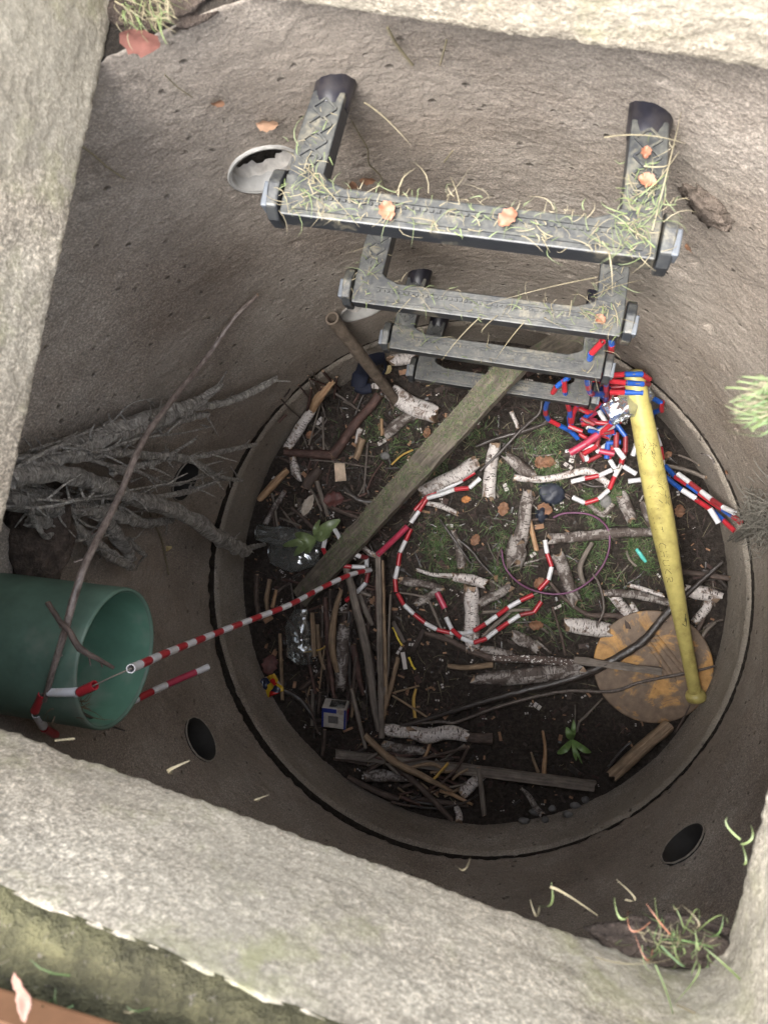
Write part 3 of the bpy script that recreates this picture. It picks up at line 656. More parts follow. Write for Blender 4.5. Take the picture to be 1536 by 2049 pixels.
def autolabel(pts,ws,m,kind):
    x,y=pts[len(pts)//2] if len(pts)>2 else ((pts[0][0]+pts[1][0])/2,(pts[0][1]+pts[1][1])/2)
    lx,ly,nm=min(LM,key=lambda q:math.hypot(q[0]-x,q[1]-y)); a=math.degrees(math.atan2(ly-y,x-lx))%360
    dr='right,upper right,upper side,upper left,left,lower left,lower side,lower right'.split(',')[int((a+22.5)//45)%8]
    l=math.hypot(pts[-1][0]-pts[0][0],pts[-1][1]-pts[0][1]); sz='short' if l<32 else 'medium long' if l<55 else 'long'; th='very thin' if ws[0]<4 else 'thin'
    b=math.degrees(math.atan2(pts[0][1]-pts[-1][1],pts[-1][0]-pts[0][0]))%180; ori='level' if b<22 or b>158 else 'upright' if 68<b<112 else 'rising' if b<=68 else 'falling'
    q=f"{sz} {th} {MW.get(m,m)} {kind}, {ori}, {dr} of {nm}"
    if q in USED:
        for _,n2 in sorted((math.hypot(u_-x,v_-y),w2) for u_,v_,w2 in LM)[1:4]:
            q2=f"{sz} {MW.get(m,m)} {kind}, {ori}, {dr} of {nm}, towards {n2}"
            if q2 not in USED: q=q2; break
    USED[q]=1; return q
def st(pts,ws,m,label,e=.012,name='stick',cat='stick',group='sticks on the shaft floor',**k): return stick(name,pts,ws,m,label,cat,e,group=group,**k)
st([(625,820),(638,795),(668,762)],[17,20,10],'fresh','split brown end of the slim stick high on the left rim',.016)
st([(571,905),(620,908),(666,911)],[16,18,20],'red','reddish brown stick lying flat below the left rim birch',.006)
st([(666,911),(690,878),(714,843),(740,815),(758,790)],[22,21,20,20,20],'red','thick reddish branch from the left sticks up to the brown pole foot',.01)
st([(519,1000),(548,968),(576,940)],[14,19,13],'fresh','split orange brown stick on the left rim above the pale leaf',.012)
st([(610,977),(622,958),(641,938)],[20,22,18],'bark','short dark bark chunk near the left rim',.008)
st([(634,962),(645,1000),(656,1032)],[10,9,8],'grey','grey stick pointing down to the green leaves',.012)
st([(583,1015),(605,1035),(628,1058)],[8,8,8],'bark','brown twig under the pale oval leaf',.012)
st([(560,1036),(600,1052)],5,'grey','thin grey twig just above the crushed bottle',.012)
st([(712,918),(726,878)],[13,17],'tan','short tan wedge of wood between reddish branch and timber',.01)
st([(713,888),(720,858)],[8,13],'birch','pale splinter above the tan wedge',.01)
st([(764,872),(763,838)],6,'fresh','thin orange splinter below the brown pole foot',.012)
st([(783,930),(802,912),(826,900)],4,'yellow','thin yellow brown straw by the left edge of the timber',.02)
st([(660,748),(700,760),(722,768)],4,'grey','pale thin twig near the blue glove',.02) if 0 else None
st([(666,784),(690,800),(716,820)],5,'twig','straight grey twig left of the brown pole',.014)
st([(650,770),(635,830),(618,890)],4,'grey','long thin twig parallel to the left rim',.02)
st([(646,835),(647,880),(648,900)],5,'grey','thin upright twig among the left litter',.012)
st([(620,920),(680,925),(740,935)],4,'twig','thin horizontal twig above the white orange bark chip',.012)
st([(736,885),(732,930),(728,985)],5,'twig','thin dark upright twig left of the timber',.012)
st([(690,985),(735,1010),(745,1022)],4,'grey','pale thin twig right of the pale oval leaf',.014)
st([(640,1005),(700,1030),(730,1040)],10,'bark','dark brown root piece left of the timber',.006)
st([(690,975),(715,1000),(745,1005)],14,'dark','black rotten chunk left of the timber',.004)
# upright bunch
st([(692,1132),(703,1175),(712,1215),(727,1270),(738,1330),(747,1400),(757,1462)],[16,17,17,19,18,16,12],'grey','longest grey tan stick standing in the middle of the upright bunch',[.06,.05,.045,.035,.03,.025,.02],flat=.6)
st([(683,1180),(670,1225),(664,1270),(666,1310),(675,1345)],[8,13,16,14,10],'tan','curved tan driftwood stick left of the longest one',.035)
st([(650,1195),(655,1260),(660,1330),(668,1395)],[11,13,13,8],'red','dark red brown stick at the left of the upright bunch',.02)
st([(718,1190),(733,1225),(745,1252)],[10,12,9],'grey','grey sharpened stick beside the longest one',.02)
st([(722,1255),(738,1300),(748,1345)],[12,12,9],'bark','dark stick behind the longest one',.01)
st([(706,1290),(716,1345),(726,1390)],[14,14,8],'red','dark rotten stick right of the knobbly birch',.012)
st([(703,1378),(715,1430),(731,1496)],[8,10,8],'grey','slender grey stick crossing the carton side',.035)
st([(796,1316),(783,1370),(772,1410),(762,1458)],[9,10,10,8],'tan','brown stick slanting to the foot of the flat stake',.025)
st([(781,1190),(778,1260),(776,1340),(765,1400)],[5,5,5,5],'grey','thin silvery branch beside the flat stake',.035)
st([(560,1268),(562,1320),(565,1400)],[7,8,8],'tan','tan stick standing by the snack wrapper',.02)
st([(540,1160),(533,1200),(536,1225)],[9,10,7],'tan','tan splinter at the end of the timber on the left rim',.008)
st([(514,1150),(513,1200),(520,1240)],[11,12,9],'bark','brown stick along the lower left rim',.006)
st([(553,1180),(545,1215)],[7,9],'fresh','orange splinter beneath the low end of the timber',.012)
st([(566,1225),(590,1255),(600,1282)],[4,4,4],'bark','thin dark twig over the second crushed bottle',.03)
st([(608,1305),(640,1300),(655,1290)],[3,4,3],'yellow','yellowish straw below the black ball',.02)
st([(615,1100),(650,1115)],8,'bark','x',.0) if 0 else None
st([(700,1170),(725,1186),(742,1192)],[9,9,8],'grey','pale stub crossing behind the flat stake',.012)
st([(635,1250),(640,1310),(650,1340)],[8,9,6],'tan','flaky yellowish splinter left of the tan driftwood stick',.01)
st([(700,1230),(697,1300),(700,1370)],[12,13,10],'dark','blackish stick between the knobbly birch and the longest stick',.002)
st([(770,1270),(775,1330),(770,1390),(765,1440)],[9,9,9,8],'bark','dark brown stick right of the flat stake',.012)
st([(600,1340),(640,1360),(670,1400)],[10,9,8],'dark','x',.0) if 0 else None
st([(556,1375),(600,1400),(630,1440)],[13,13,10],'dark','thick dark stick between wrapper and carton',.003)
st([(600,1380),(640,1345),(650,1320)],[9,9,8],'bark','dark stick above the carton',.004)
# bottom pile
st([(730,1472),(785,1522),(840,1550),(893,1578),(905,1583)],[13,15,13,8,4],'tan','broken diagonal stick with frayed pale tip, on top of the pile',.045)
st([(785,1525),(845,1580),(905,1642)],[13,13,10],'bark','brown stick running down under the diagonal one',.02)
st([(806,1526),(870,1512),(937,1494)],[4,5,6],'bark','thin dark twig bent upwards on the right of the pile',.04)
st([(937,1494),(915,1535),(882,1568)],[6,6,5],'bark','dark twig falling from the bent twig tip',.04)
st([(818,1538),(845,1530),(870,1530),(893,1546)],[7,8,8,6],'tan','pale curved stick in the middle of the pile',.035)
st([(957,1536),(963,1580),(968,1630)],[10,11,11],'grey','short grey stick lying across the near end of the flat board',.02)
st([(696,1555),(745,1580),(798,1600)],[10,13,13],'bark','brown stick at the lower left of the pile',.008)
st([(785,1605),(870,1618),(930,1605),(955,1590)],[4,4,4,3],'dark','thin wiry twig curving under the pile',.02)
st([(865,1562),(880,1545),(897,1526)],[5,6,5],'yellow','yellow reed stuck in the pile',.045)
st([(905,1560),(918,1548),(935,1540)],[5,6,5],'tan','short brown splinter near the right of the pile',.03)
st([(820,1596),(870,1603),(935,1612)],[9,10,8],'bark','low dark stick along the bottom edge of the pile',.004)
st([(880,1582),(905,1590),(945,1610)],[8,8,5],'fresh','reddish splinter at the lower right of the pile',.012)
st([(668,1518),(700,1522),(735,1530)],[7,8,6],'bark','thin dark stick at the upper left of the pile',.012)
st([(650,1460),(648,1490),(644,1512)],[8,9,6],'bark','short brown stick under the carton',.006)
st([(860,1488),(852,1510),(835,1535)],[6,6,5],'fresh','reddish twig under the long birch log',.02)
st([(760,1500),(800,1512),(830,1508)],[9,10,8],'red','reddish dark stick left of the dark birch log',.006)
for k in range(60):
    x=R.uniform(700,930); y=R.uniform(1500,1610); 
    if y>1430+(x-560)*.5 +10 and x<800: continue
    a=R.uniform(-.6,.9); l=R.uniform(22,60)
    st([(x-l*math.cos(a)/2,y-l*math.sin(a)/2),(x+l*math.cos(a)/2,y+l*math.sin(a)/2)],[R.uniform(3,10),R.uniform(3,8)],R.choice(['bark','tan','red','grey','dark']),None,R.uniform(.004,.03),name='twig',cat='twig',group='small sticks in the bottom pile')
for k in range(50):
    x=R.uniform(600,775); y=R.uniform(1180,1450); a=PI/2+R.uniform(-.35,.35); l=R.uniform(30,90)
    st([(x-l*math.cos(a)/2,y-l*math.sin(a)/2),(x+l*math.cos(a)/2,y+l*math.sin(a)/2)],[R.uniform(3,8)]*2,R.choice(['bark','tan','red','grey','dark','bark']),None,R.uniform(.0,.02),name='twig',cat='twig',group='small sticks in the upright bunch')
# right side
st([(790,1458),(880,1430),(1001,1394),(1138,1359),(1203,1333),(1284,1284),(1336,1224),(1445,1123)],[8,10,13,15,17,17,13,6],'dark','long thick dark branch sweeping across the rusty disc under the bat',[.012,.012,.012,.014,.02,.025,.03,.03],twigs=6,lump=.16)
st([(782,1452),(880,1444),(910,1446),(1001,1413),(1122,1384),(1223,1383),(1284,1364),(1381,1345),(1431,1332)],[4,6,6,7,7,7,6,6,4],'twig','long slender glossy twig, lower one crossing the rusty disc',[.01,.012,.012,.014,.014,.016,.018,.02,.02],twigs=12)
st([(952,893),(991,878),(1046,863),(1097,845),(1125,838)],[6,8,9,8,7],'dark','wet black branch pointing into the beaded cord pile',.03,twigs=3)
st([(1130,768),(1085,800),(1080,825),(1040,862),(1004,901),(960,942)],[5,6,7,7,6,5],'dark','second wet branch falling towards the bright white log',.035,twigs=4)
st([(1185,1148),(1199,1172),(1207,1220),(1187,1262)],[4,5,5,4],'twig','thin bent twig above the short bright birch chunk',.025)
st([(1184,1086),(1164,1122),(1160,1145),(1168,1168)],[8,11,11,9],'grey','curved grey stick inside the purple wire ring',.015)
st([(1100,1165),(1122,1191),(1171,1228),(1230,1232),(1248,1238),(1256,1258)],[6,7,9,11,12,12],'bark','brown root ending on the upper left of the disc',.012)
st([(1154,1464),(1158,1445),(1172,1432),(1204,1398)],[4,5,5,3],'grey','thin pale twig above the small weed',.012)
st([(1150,1410),(1150,1440),(1151,1466)],[3,3,4],'twig','short upright twig above the small weed',.01)
st([(1085,1462),(1090,1500),(1087,1550)],[5,7,10],'fresh','reddish brown stub in the bare soil left of the weed',.004)
st([(1062,1505),(1068,1525),(1076,1545)],[4,6,7],'tan','small brown stub beside the reddish one',.002)
st([(1058,1038),(1065,1068),(1073,1102)],[9,10,10],'fresh','orange brown stick left of the purple wire ring',.014)
st([(898,1064),(942,1101),(960,1125),(986,1152)],[5,6,6,5],'dark','black twig sloping through the grass right of the timber',.012)
st([(880,1040),(905,1075),(941,1127)],[5,6,5],'dark','wet black twig beside the peeling birch strip',.02)
st([(851,1267),(895,1280),(940,1302),(986,1318)],[10,14,14,14],'bark','dark brown branch below the cord loop, left part',.008)
st([(985,1318),(1050,1318),(1120,1324),(1150,1326)],[14,17,18,14],'mould','branch speckled with white mould dots',.012)
st([(896,1332),(930,1336),(985,1330)],[9,11,12],'tan','frayed tan branch end under the dark brown branch',.008)
st([(800,1186),(850,1196),(868,1225),(885,1262),(905,1276)],[4,6,6,6,8],'grey','thin grey curved branch behind the cord loop',.012)
st([(1326,930),(1370,940),(1412,956)],[7,8,8],'grey','grey stick between the bat and the right wall',.012,twigs=1)
st([(1362,1144),(1410,1150),(1458,1158)],[11,12,11],'bark','brown stick on the right rim, above the peeling birch log',.008)
st([(1402,1140),(1430,1150),(1452,1175)],[9,9,8],'dark','dark stick leaning on the right rim',.012)
st([(1415,1215),(1400,1250),(1385,1280)],[8,9,8],'bark','dark stick right of the disc',.006)
st([(1430,1245),(1412,1262),(1398,1288)],[6,7,6],'grey','pale grey stick right of the disc, near the wall',.01)
st([(1224,1553),(1270,1510),(1310,1475),(1339,1450)],[24,26,24,24],'tan','stout debarked brown log lying against the lower right wall',.006,seg=12)
st([(1216,1535),(1240,1505),(1262,1485)],[5,6,5],'dark','black twig left of the stout brown log',.002)
st([(1350,1465),(1365,1440),(1380,1410)],[4,4,3],'bark','thin twig between disc and lower right wall',.012)
st([(1230,985),(1255,960),(1240,940)],[4,4,3],'dark','x',.0) if 0 else None
st([(1030,1245),(1090,1250),(1120,1300)],[5,5,4],'dark','thin black root crossing the grass below the ring',.006)
st([(1105,1215),(1122,1270),(1130,1310)],[5,6,5],'bark','dark upright root below the purple wire ring',.006)
st([(965,1225),(1010,1222),(1060,1220)],[7,8,6],'grey','grey stick running behind the upright white birch log',.006)
st([(965,1275),(985,1255),(1020,1225)],[8,9,7],'grey','smooth grey stick between the two cord strands',.008)
st([(1305,1215),(1320,1190),(1350,1175)],[7,8,7],'bark','x',.0) if 0 else None
st([(832,1378),(827,1400),(830,1436)],[5,7,7],'yellow','straight yellow stake on the bare soil',.006)
st([(785,1392),(815,1410),(862,1440)],[4,5,4],'tan','thin brown twig crossing the yellow stake',.014)
st([(788,1386),(838,1372)],[4,4],'tan','short twig above the yellow stake',.01)
st([(932,1475),(960,1478),(982,1478)],[20,20,24],'bark','dark broken wood end of the long clean birch log',.006,flat=.7,end=1.2)
st([(880,1530),(900,1520),(925,1530)],[10,10,8],'bark','x',.0) if 0 else None
for k in range(85):
    x=R.uniform(540,760); y=R.uniform(760,1230)
    if x<560 and y<960: continue
    a=R.uniform(0,PI); l=R.uniform(18,70)
    st([(x-l*math.cos(a)/2,y-l*math.sin(a)/2),(x+R.uniform(-4,4),y+R.uniform(-4,4)),(x+l*math.cos(a)/2,y+l*math.sin(a)/2)],[R.uniform(2.5,6)]*3,R.choice(['bark','twig','red','grey','dark','red']),None,R.uniform(.0,.014),name='twig',cat='twig',group='thin twigs in the left litter')
for k in range(40):
    x=R.uniform(980,1430); y=R.uniform(880,1300)
    if math.hypot(x-1305,y-1335)<120: continue
    a=R.uniform(0,PI); l=R.uniform(18,70)
    st([(x-l*math.cos(a)/2,y-l*math.sin(a)/2),(x+R.uniform(-5,5),y+R.uniform(-5,5)),(x+l*math.cos(a)/2,y+l*math.sin(a)/2)],[R.uniform(2.5,6)]*3,R.choice(['bark','twig','dark','grey','dark','oldbirch']),None,R.uniform(.0,.008),name='twig',cat='twig',group='thin twigs in the grass')
# boards
def board(pa,pb,w_,th,m,label,za,zb,name='board',group=None,jag=.0,roll=0.,parts=0,cat='board'):
    a=at(*pa,za) if za is not None else fl(*pa,.008); b=at(*pb,zb) if zb is not None else fl(*pb,.008)
    a=inside(a,*pa,.012); b=inside(b,*pb,.012); d=(b-a); L=d.length; d.normalize(); sd=Vector((0,0,1)).cross(d).normalized(); sd=Matrix.Rotation(roll,3,d)@sd; up=d.cross(sd).normalized()
    mb=MB(); n=max(6,int(L/.012)); vs=[];uv=[]; sc=pa[0]*.1
    for i in range(n+1):
        t=i/n; c=a+d*L*t
        for sx,sz in ((-1,-1),(1,-1),(1,1),(.2,1),(-.3,1),(-1,1)):
            q=c+sd*sx*w_/2+up*sz*th/2; nz=Vector((t*L*30+sc,sx*3,sz*2)); q+=sd*(.0012+jag)*mn.noise(nz)+up*.0014*mn.noise(nz*1.7)
            if i in(0,n): q+=d*(.006+jag*2)*mn.noise(Vector((sx*2.3+sc,sz,i)))
            vs.append(q)
    fs=[];uvs=[]; us=[0,w_,w_+th,w_+th+w_*.4,w_+th+w_*.65,w_*2+th,w_*2+th*2]
    for i in range(n):
        for j in range(6):
            k=(j+1)%6; fs.append((i*6+j,i*6+k,(i+1)*6+k,(i+1)*6+j)); uvs.append([(us[j],L*i/n),(us[j+1],L*i/n),(us[j+1],L*(i+1)/n),(us[j],L*(i+1)/n)])
    fs.append(tuple(range(5,-1,-1))); fs.append(tuple(n*6+j for j in range(6))); uvs+=[[(0,0)]*6]*2
    mb.add(vs,fs,0,uvs,False); o=mb.build(name,W[m]); return tag(o,label,cat,group)
board((603,1196),(1042,712),.045,.02,'mossy','long mossy square timber leaning from the lower left up onto the lowest step',.022,.305,'timber',jag=.001,roll=-.12,cat='timber')
board((1072,722),(1205,648),.05,.012,'mossy','dark weathered board behind the third step, leading to the right wall',.22,.40,roll=.2,group='boards')
board((757,1106),(764,1475),.0105,.012,'grey','tall flat split stake standing in the upright stick bunch, left half',.075,.03,name='stake',cat='stake')
board((764,1120),(773,1400),.0075,.009,'tan','narrow flat splinter lying close along the right side of the tall stake',.062,.03,name='stake',cat='stake')
board((672,1508),(905,1536),.017,.007,'grey','flat board buried in the upper left of the bottom stick pile',.03,.028)
board((893,1534),(1188,1573),.0205,.009,'grey','pale brown flat board with a straight cut end, lower right on the soil',.024,.02,roll=.15)
board((1148,1320),(1322,1344),.014,.007,'grey','split grey board end lying on the rusty disc',.03,.034,jag=.0012)
board((625,1226),(629,1314),.009,.006,'tan','short tapering flat stake beside the black ball',.03,.02,name='stake',cat='stake')
# (pole)
P0=inside(at(664,637,.335),664,637,.012); P1=fl(795,806,.012); mb=MB(); rp=.0115
mb.tube([P0,P0.lerp(P1,.3),P0.lerp(P1,.6),P1],[rp,rp*1.02,rp*.95,rp*.9],14,0,0,.05,caps=False,step=.01)
mb.tube([P0,P0.lerp(P1,.12)],[rp*.72,rp*.7],14,0,0,0,caps=False,step=.02)
d=(P1-P0).normalized(); A=d.orthogonal().normalized(); B=d.cross(A)
vs=[P0+(A*math.cos(2*PI*j/14)+B*math.sin(2*PI*j/14))*r_ for r_ in (rp*.72,rp*1.02) for j in range(14)]; mb.add(vs,[(j,(j+1)%14,14+(j+1)%14,14+j) for j in range(14)])
q=P0.lerp(P1,.1); vs=[q+(A*math.cos(2*PI*j/14)+B*math.sin(2*PI*j/14))*rp*.72 for j in range(14)]; mb.add(vs,[tuple(range(14))],1)
tag(mb.build('wooden_pole',[W['bark'] if 0 else woodmat('brown_pole',(.10,.075,.055),(.19,.15,.115),20,120),INNER]),'round hollow ended brown pole leaning against the wall by the pale hole','pole')
# long thin branch and twig above the pipe
def zst(pts,zs,ws,m,label,tw=0,name='branch',cat='branch',lump=.12): return stick(name,pts,ws,m,label,cat,0,9,lump,1,.3,twigs=tw,zs=zs)
zst([(516,590),(470,635),(410,720),(345,800),(285,885),(240,990),(205,1060),(175,1120),(150,1190),(130,1265),(108,1335),(90,1402)],[.50,.53,.60,.67,.73,.78,.82,.86,.878,.878,.868,.845],[7,9,11,12,13,14,15,16,16,15,13,11],'branchw','long thin branch leaning from the wall down across the green pipe',10)
zst([(96,1206),(120,1243),(138,1262),(160,1298),(195,1318),(227,1336)],[.885,.89,.892,.886,.878,.86],[11,11,13,14,10,7],'bark','short forked twig lying over the long branch on the green pipe',3,'twig','twig')
zst([(95,1400),(130,1408),(170,1430),(215,1450),(250,1462)],[.82,.81,.78,.74,.71],[10,9,7,5,3],'dark','dark mossy twig hanging below the mouth of the green pipe',6,'twig','twig')
mb=MB()
c=at(135,1405,.825)
for k in range(90):
    a=c+Vector((R.gauss(0,.014),R.gauss(0,.007),R.gauss(0,.004))); mb.blade(a,a+Vector((R.gauss(0,.014),R.gauss(0,.01),R.gauss(0,.004))),.0012,(R.gauss(0,.003),R.gauss(0,.003),.003))
tag(mb.build('dry_moss_tuft',plain('dry_moss',(.13,.09,.055),.9,.4)),'brown wiry moss tuft caught under the green pipe edge','moss tuft')
# ------------------------------------------------------------------ beaded cords
BM={}
def bead_mesh(col,L,r):
    k=(col,round(L,4),round(r,5))
    if k in BM: return BM[k]
    mb=MB(); ns=10; prof=[(r*.78,.004),(r*.8,0),(r,0),(r,L),(r*.8,L),(r*.78,L-.004)]
    vs=[(math.cos(2*PI*j/ns)*a_,math.sin(2*PI*j/ns)*a_,z) for a_,z in prof for j in range(ns)]
    for i in range(5):
        mb.add(vs,[(i*ns+j,(i+1)*ns+j,(i+1)*ns+(j+1)%ns,i*ns+(j+1)%ns)[::-1] for j in range(ns)],0,None,i==2)
    me=bpy.data.meshes.new('bead'); me.from_pydata([tuple(v) for v in mb.v],[],mb.f); me.materials.append(dict(r=CR,w=CW,b=CBL,p=CPK,d=CDR)[col]); me.polygons.foreach_set('use_smooth',mb.sm); me.update(); BM[k]=me; return me
def cord(pts,pattern,label,e=.012,zs=None,L=.0295,r=.0048,gap=.0012,group='red, white and blue beaded barrier cords',skip=(),start=0.):
    P=[]
    for k,(x,y) in enumerate(pts):
        P.append(inside(at(x,y,zs[k]),x,y,r+.003) if zs else fl(x,y,r+(e[k] if isinstance(e,(list,tuple)) else e)*1.,r+.003))
    C,_=resample(P,0.001,.004); S_=[0]
    for i in range(1,len(C)): S_.append(S_[-1]+(C[i]-C[i-1]).length)
    def pos(s):
        s=max(0,min(S_[-1]-1e-6,s)); lo=0
        for i in range(len(S_)-1):
            if S_[i+1]>=s: lo=i;break
        t=(s-S_[lo])/max(1e-9,S_[lo+1]-S_[lo]); return C[lo].lerp(C[lo+1],t)
    root=empty('beaded_cord',(P[0].x,P[0].y,P[0].z),label,'beaded cord',group)
    mb=MB(); mb.tube(P,.0011,6,0,0,0,step=.012); mb.build('cord',CORD,root)
    s=start;i=0
    while s+L*.6<S_[-1]:
        a_,b_=pos(s),pos(min(s+L,S_[-1])); dd=b_-a_; l=dd.length
        if i not in skip and l>.008:
            c=pattern[i%len(pattern)]; o=bpy.data.objects.new('bead',bead_mesh(c,L,r)); COL.objects.link(o); o.parent=root
            o.rotation_euler=dd.to_track_quat('Z','Y').to_euler(); o.location=(a_+b_)/2-dd.normalized()*L/2-root.location
        s+=L+gap; i+=1
    return root
def zl(a,b,n,p=1): return [a+(b-a)*(i/(n-1))**p for i in range(n)]
pA=[(262,1338),(340,1304),(420,1272),(500,1241),(580,1210),(640,1178),(700,1150),(742,1140)]
cord(pA,'wr','long straight red and white beaded cord stretched from the green pipe mouth to the floor',zs=[.865,.735,.60,.47,.35,.235,.14,.055])
def shortend():
    sp=[((100,1385,.850),(156,1385,.853),'w',.0052),((160,1385,.855),(190,1371,.860),'r',.0052),((87,1388,.848),(71,1422,.832),'r',.0052),((73,1428,.826),(87,1453,.785),'w',.0050),((89,1457,.78),(112,1470,.74),'r',.0048)]
    root=empty('beaded_cord',at(84,1390,.848),'short end of the beaded cord bent over the rim of the green pipe','beaded cord','red, white and blue beaded barrier cords')
    mb=MB(); mb.tube([at(*q) for q in [(112,1470,.74),(88,1455,.782),(72,1425,.83),(84,1388,.85),(100,1385,.851),(158,1385,.854),(190,1371,.861),(225,1354,.864),(262,1338,.865)]],.0009,6,0,0,0,step=.01); mb.build('cord',CORD,root)
    for a_,b_,c_,r_ in sp:
        a_,b_=at(*a_),at(*b_); dd=b_-a_; o=bpy.data.objects.new('bead',bead_mesh(c_,dd.length,r_)); COL.objects.link(o); o.parent=root; o.rotation_euler=dd.to_track_quat('Z','Y').to_euler(); o.location=a_-root.location
shortend()
cord([(248,1412),(300,1386),(352,1362),(413,1336)],'wrwpp','dull red beaded cord end hidden below the green pipe mouth',zs=[.60,.56,.52,.48],r=.0052,L=.024)
cord([(652,1072),(647,1104),(668,1127),(697,1134),(720,1133),(745,1139)],'wrwrw','beaded cord curl over the timber, lower strand beside the crushed bottle',.045,zs=[.05,.06,.078,.075,.07,.06],L=.0275)
cord([(670,1060),(678,1073),(692,1099),(718,1114),(726,1108),(738,1126),(732,1138)],'wrwdw','beaded cord curl over the timber, upper strand by the green leaves',zs=[.08,.09,.093,.085,.07,.05,.045],L=.0275)
cord([(738,1138),(733,1165),(722,1180),(705,1190),(690,1204)],'dwrr','short red beaded end dropping behind the upright sticks',.02)
cord([(949,945),(930,955),(916,968),(887,977),(861,988),(846,1002),(832,1017),(820,1036)],'rwwrrwrw','back strand of the red and white cord beside the bright white birch log',.016)
cord([(960,957),(939,976),(910,979),(887,988),(858,994),(845,1010),(832,1033),(814,1054)],'wrwwrwrw','front strand of the red and white cord beside the bright white birch log',.026)
cord([(814,1054),(790,1078),(760,1106)],'pp','thick pink red tube leading from the cord to the flat stake top',zs=[.035,.05,.082],r=.0062,L=.034,gap=-.002)
cord([(822,1058),(812,1080),(800,1106),(796,1132),(790,1160),(792,1184)],'rwrwrw','vertical red and white cord strand on the bare soil right of the flat stake',.01,L=.027)
cord([(795,1187),(806,1208),(835,1235),(857,1251),(880,1262),(920,1268),(949,1262),(983,1240),(1017,1215),(1050,1197),(1076,1186)],'rwrwrwwrw','long upper side of the red and white cord loop, over the upright birch log',[.01,.01,.01,.01,.01,.012,.03,.03,.014,.012,.012],L=.0275)
cord([(892,1236),(904,1260),(932,1282),(961,1285),(981,1270),(1013,1248),(1045,1228),(1070,1224),(1082,1205),(1082,1187)],'wrwrwrwdrw','lower side of the red and white cord loop, crossing the upright birch log',[.01,.02,.034,.036,.025,.012,.01,.01,.01,.01],L=.027)
cord([(874,1186),(884,1202),(892,1224)],'pr','thick red tube sticking out of the grass above the cord loop',.012,r=.0066,L=.036)
cord([(1078,1180),(1094,1163),(1104,1143),(1098,1119),(1089,1090),(1093,1064)],'rwrwr','upright red and white cord strand at the left of the purple wire ring',.012,L=.027)
cord([(1142,964),(1166,958),(1194,953),(1218,942),(1240,936)],'wrwr','upper fork of the red and white cord below the tangled pile',.02,L=.0265)
cord([(1145,995),(1171,1007),(1194,1000),(1218,979),(1228,955),(1241,932),(1249,906)],'wrwrwdw','lower fork of the red and white cord below the tangled pile',.016,L=.0265)
cord([(1256,963),(1290,959)],'w','single white bead end showing left of the yellow bat',.012,r=.005)
cord([(1265,912),(1274,886)],'w','single white bead on end just left of the yellow bat, above the other one',.02,r=.0055,L=.026)
cord([(1310,865),(1320,893),(1325,930),(1325,946)],'wrw','red and white cord piece along the right side of the bat',.02)
cord([(1330,932),(1351,955),(1381,974),(1423,1005),(1458,1028),(1478,1043)],'brbrrbrb','upper red and blue strand of the bundle pulled to the right wall',zs=[.03,.045,.065,.10,.135,.16])
cord([(1355,948),(1381,967),(1408,988),(1439,1011),(1474,1029)],'wdwdwd','red and white strand on top of the bundle pulled to the right wall',zs=[.06,.075,.10,.135,.17])
cord([(1328,952),(1355,974),(1389,998),(1427,1024),(1466,1060)],'bbrrbrp','lower red and blue strand of the bundle pulled to the right wall',zs=[.025,.035,.06,.09,.12])
cord([(1363,980),(1395,1000)],'w','loose white bead lying on the bundle at the right wall',zs=[.075,.08],r=.0052)
cord([(1419,1018),(1437,1047)],'w','loose white bead hanging off the bundle near the hairy root tuft',zs=[.115,.115],r=.0052)
cord([(1220,668),(1223,690),(1219,722),(1218,748),(1212,769),(1212,790),(1210,815)],'brdbrbr','red and blue cord hanging straight down past the right end of the third step',zs=[.50,.47,.40,.33,.26,.20,.12])
cord([(1205,683),(1188,703),(1180,712),(1174,750),(1177,778),(1185,789),(1212,786)],'rbrbb','bright red and blue cord looped over the right end of the third step',zs=[.50,.48,.465,.40,.32,.26,.20])
cord([(1137,755),(1122,763),(1112,775),(1101,793),(1092,810),(1091,828),(1097,840),(1124,854),(1138,860),(1153,875)],'brrbbrbrb','left loop of red and blue cord on the lowest step end',zs=[.25,.245,.235,.2,.15,.1,.07,.05,.04,.03],L=.0275)
cord([(1128,762),(1128,775),(1134,804),(1140,830),(1141,862)],'rbrrb','straight red and blue strand inside the left loop',zs=[.25,.24,.18,.12,.06],L=.028)
cord([(1182,787),(1153,812),(1145,832),(1141,858)],'rbr','slanting red and blue strand joining the left loop',zs=[.2,.14,.11,.07])
cord([(1216,751),(1232,749),(1267,749),(1281,748),(1299,759)],'rbrd','topmost red and blue strand over the barrel of the bat',zs=[.26,.27,.275,.27,.24])
cord([(1220,762),(1243,765),(1278,768),(1296,769)],'rbd','second red and blue strand over the barrel of the bat',zs=[.25,.262,.262,.23])
cord([(1222,785),(1247,785),(1279,786)],'rbb','third red and blue strand over the barrel of the bat',zs=[.235,.25,.25])
cord([(1296,792),(1318,803),(1332,818),(1308,822),(1302,840)],'brbb','dark blue and red loop behind the bat against the right wall',zs=[.14,.13,.12,.09,.06])
cord([(1232,848),(1251,874),(1250,905)],'bdr','bright blue and red strand on top of the tangled pile',.07)
cord([(1140,906),(1168,890),(1197,868),(1214,860),(1234,842)],'ppwp','thick pink red tube with flared end and white band, across the tangled pile',[.055,.06,.065,.065,.065],r=.0075,L=.034,gap=-.001)
cord([(1190,824),(1170,838),(1192,842),(1150,850)],'ppr','coiled red tube pieces at the heart of the tangled pile',.05,r=.0065,L=.024)
cord([(1166,895),(1168,912),(1180,925),(1196,913),(1207,905)],'wdwdd','small red and white loop at the lower left of the tangled pile',.02)
cord([(1213,918),(1215,890),(1222,870)],'br','upright blue bead in the lower middle of the tangled pile',.045,r=.0055)
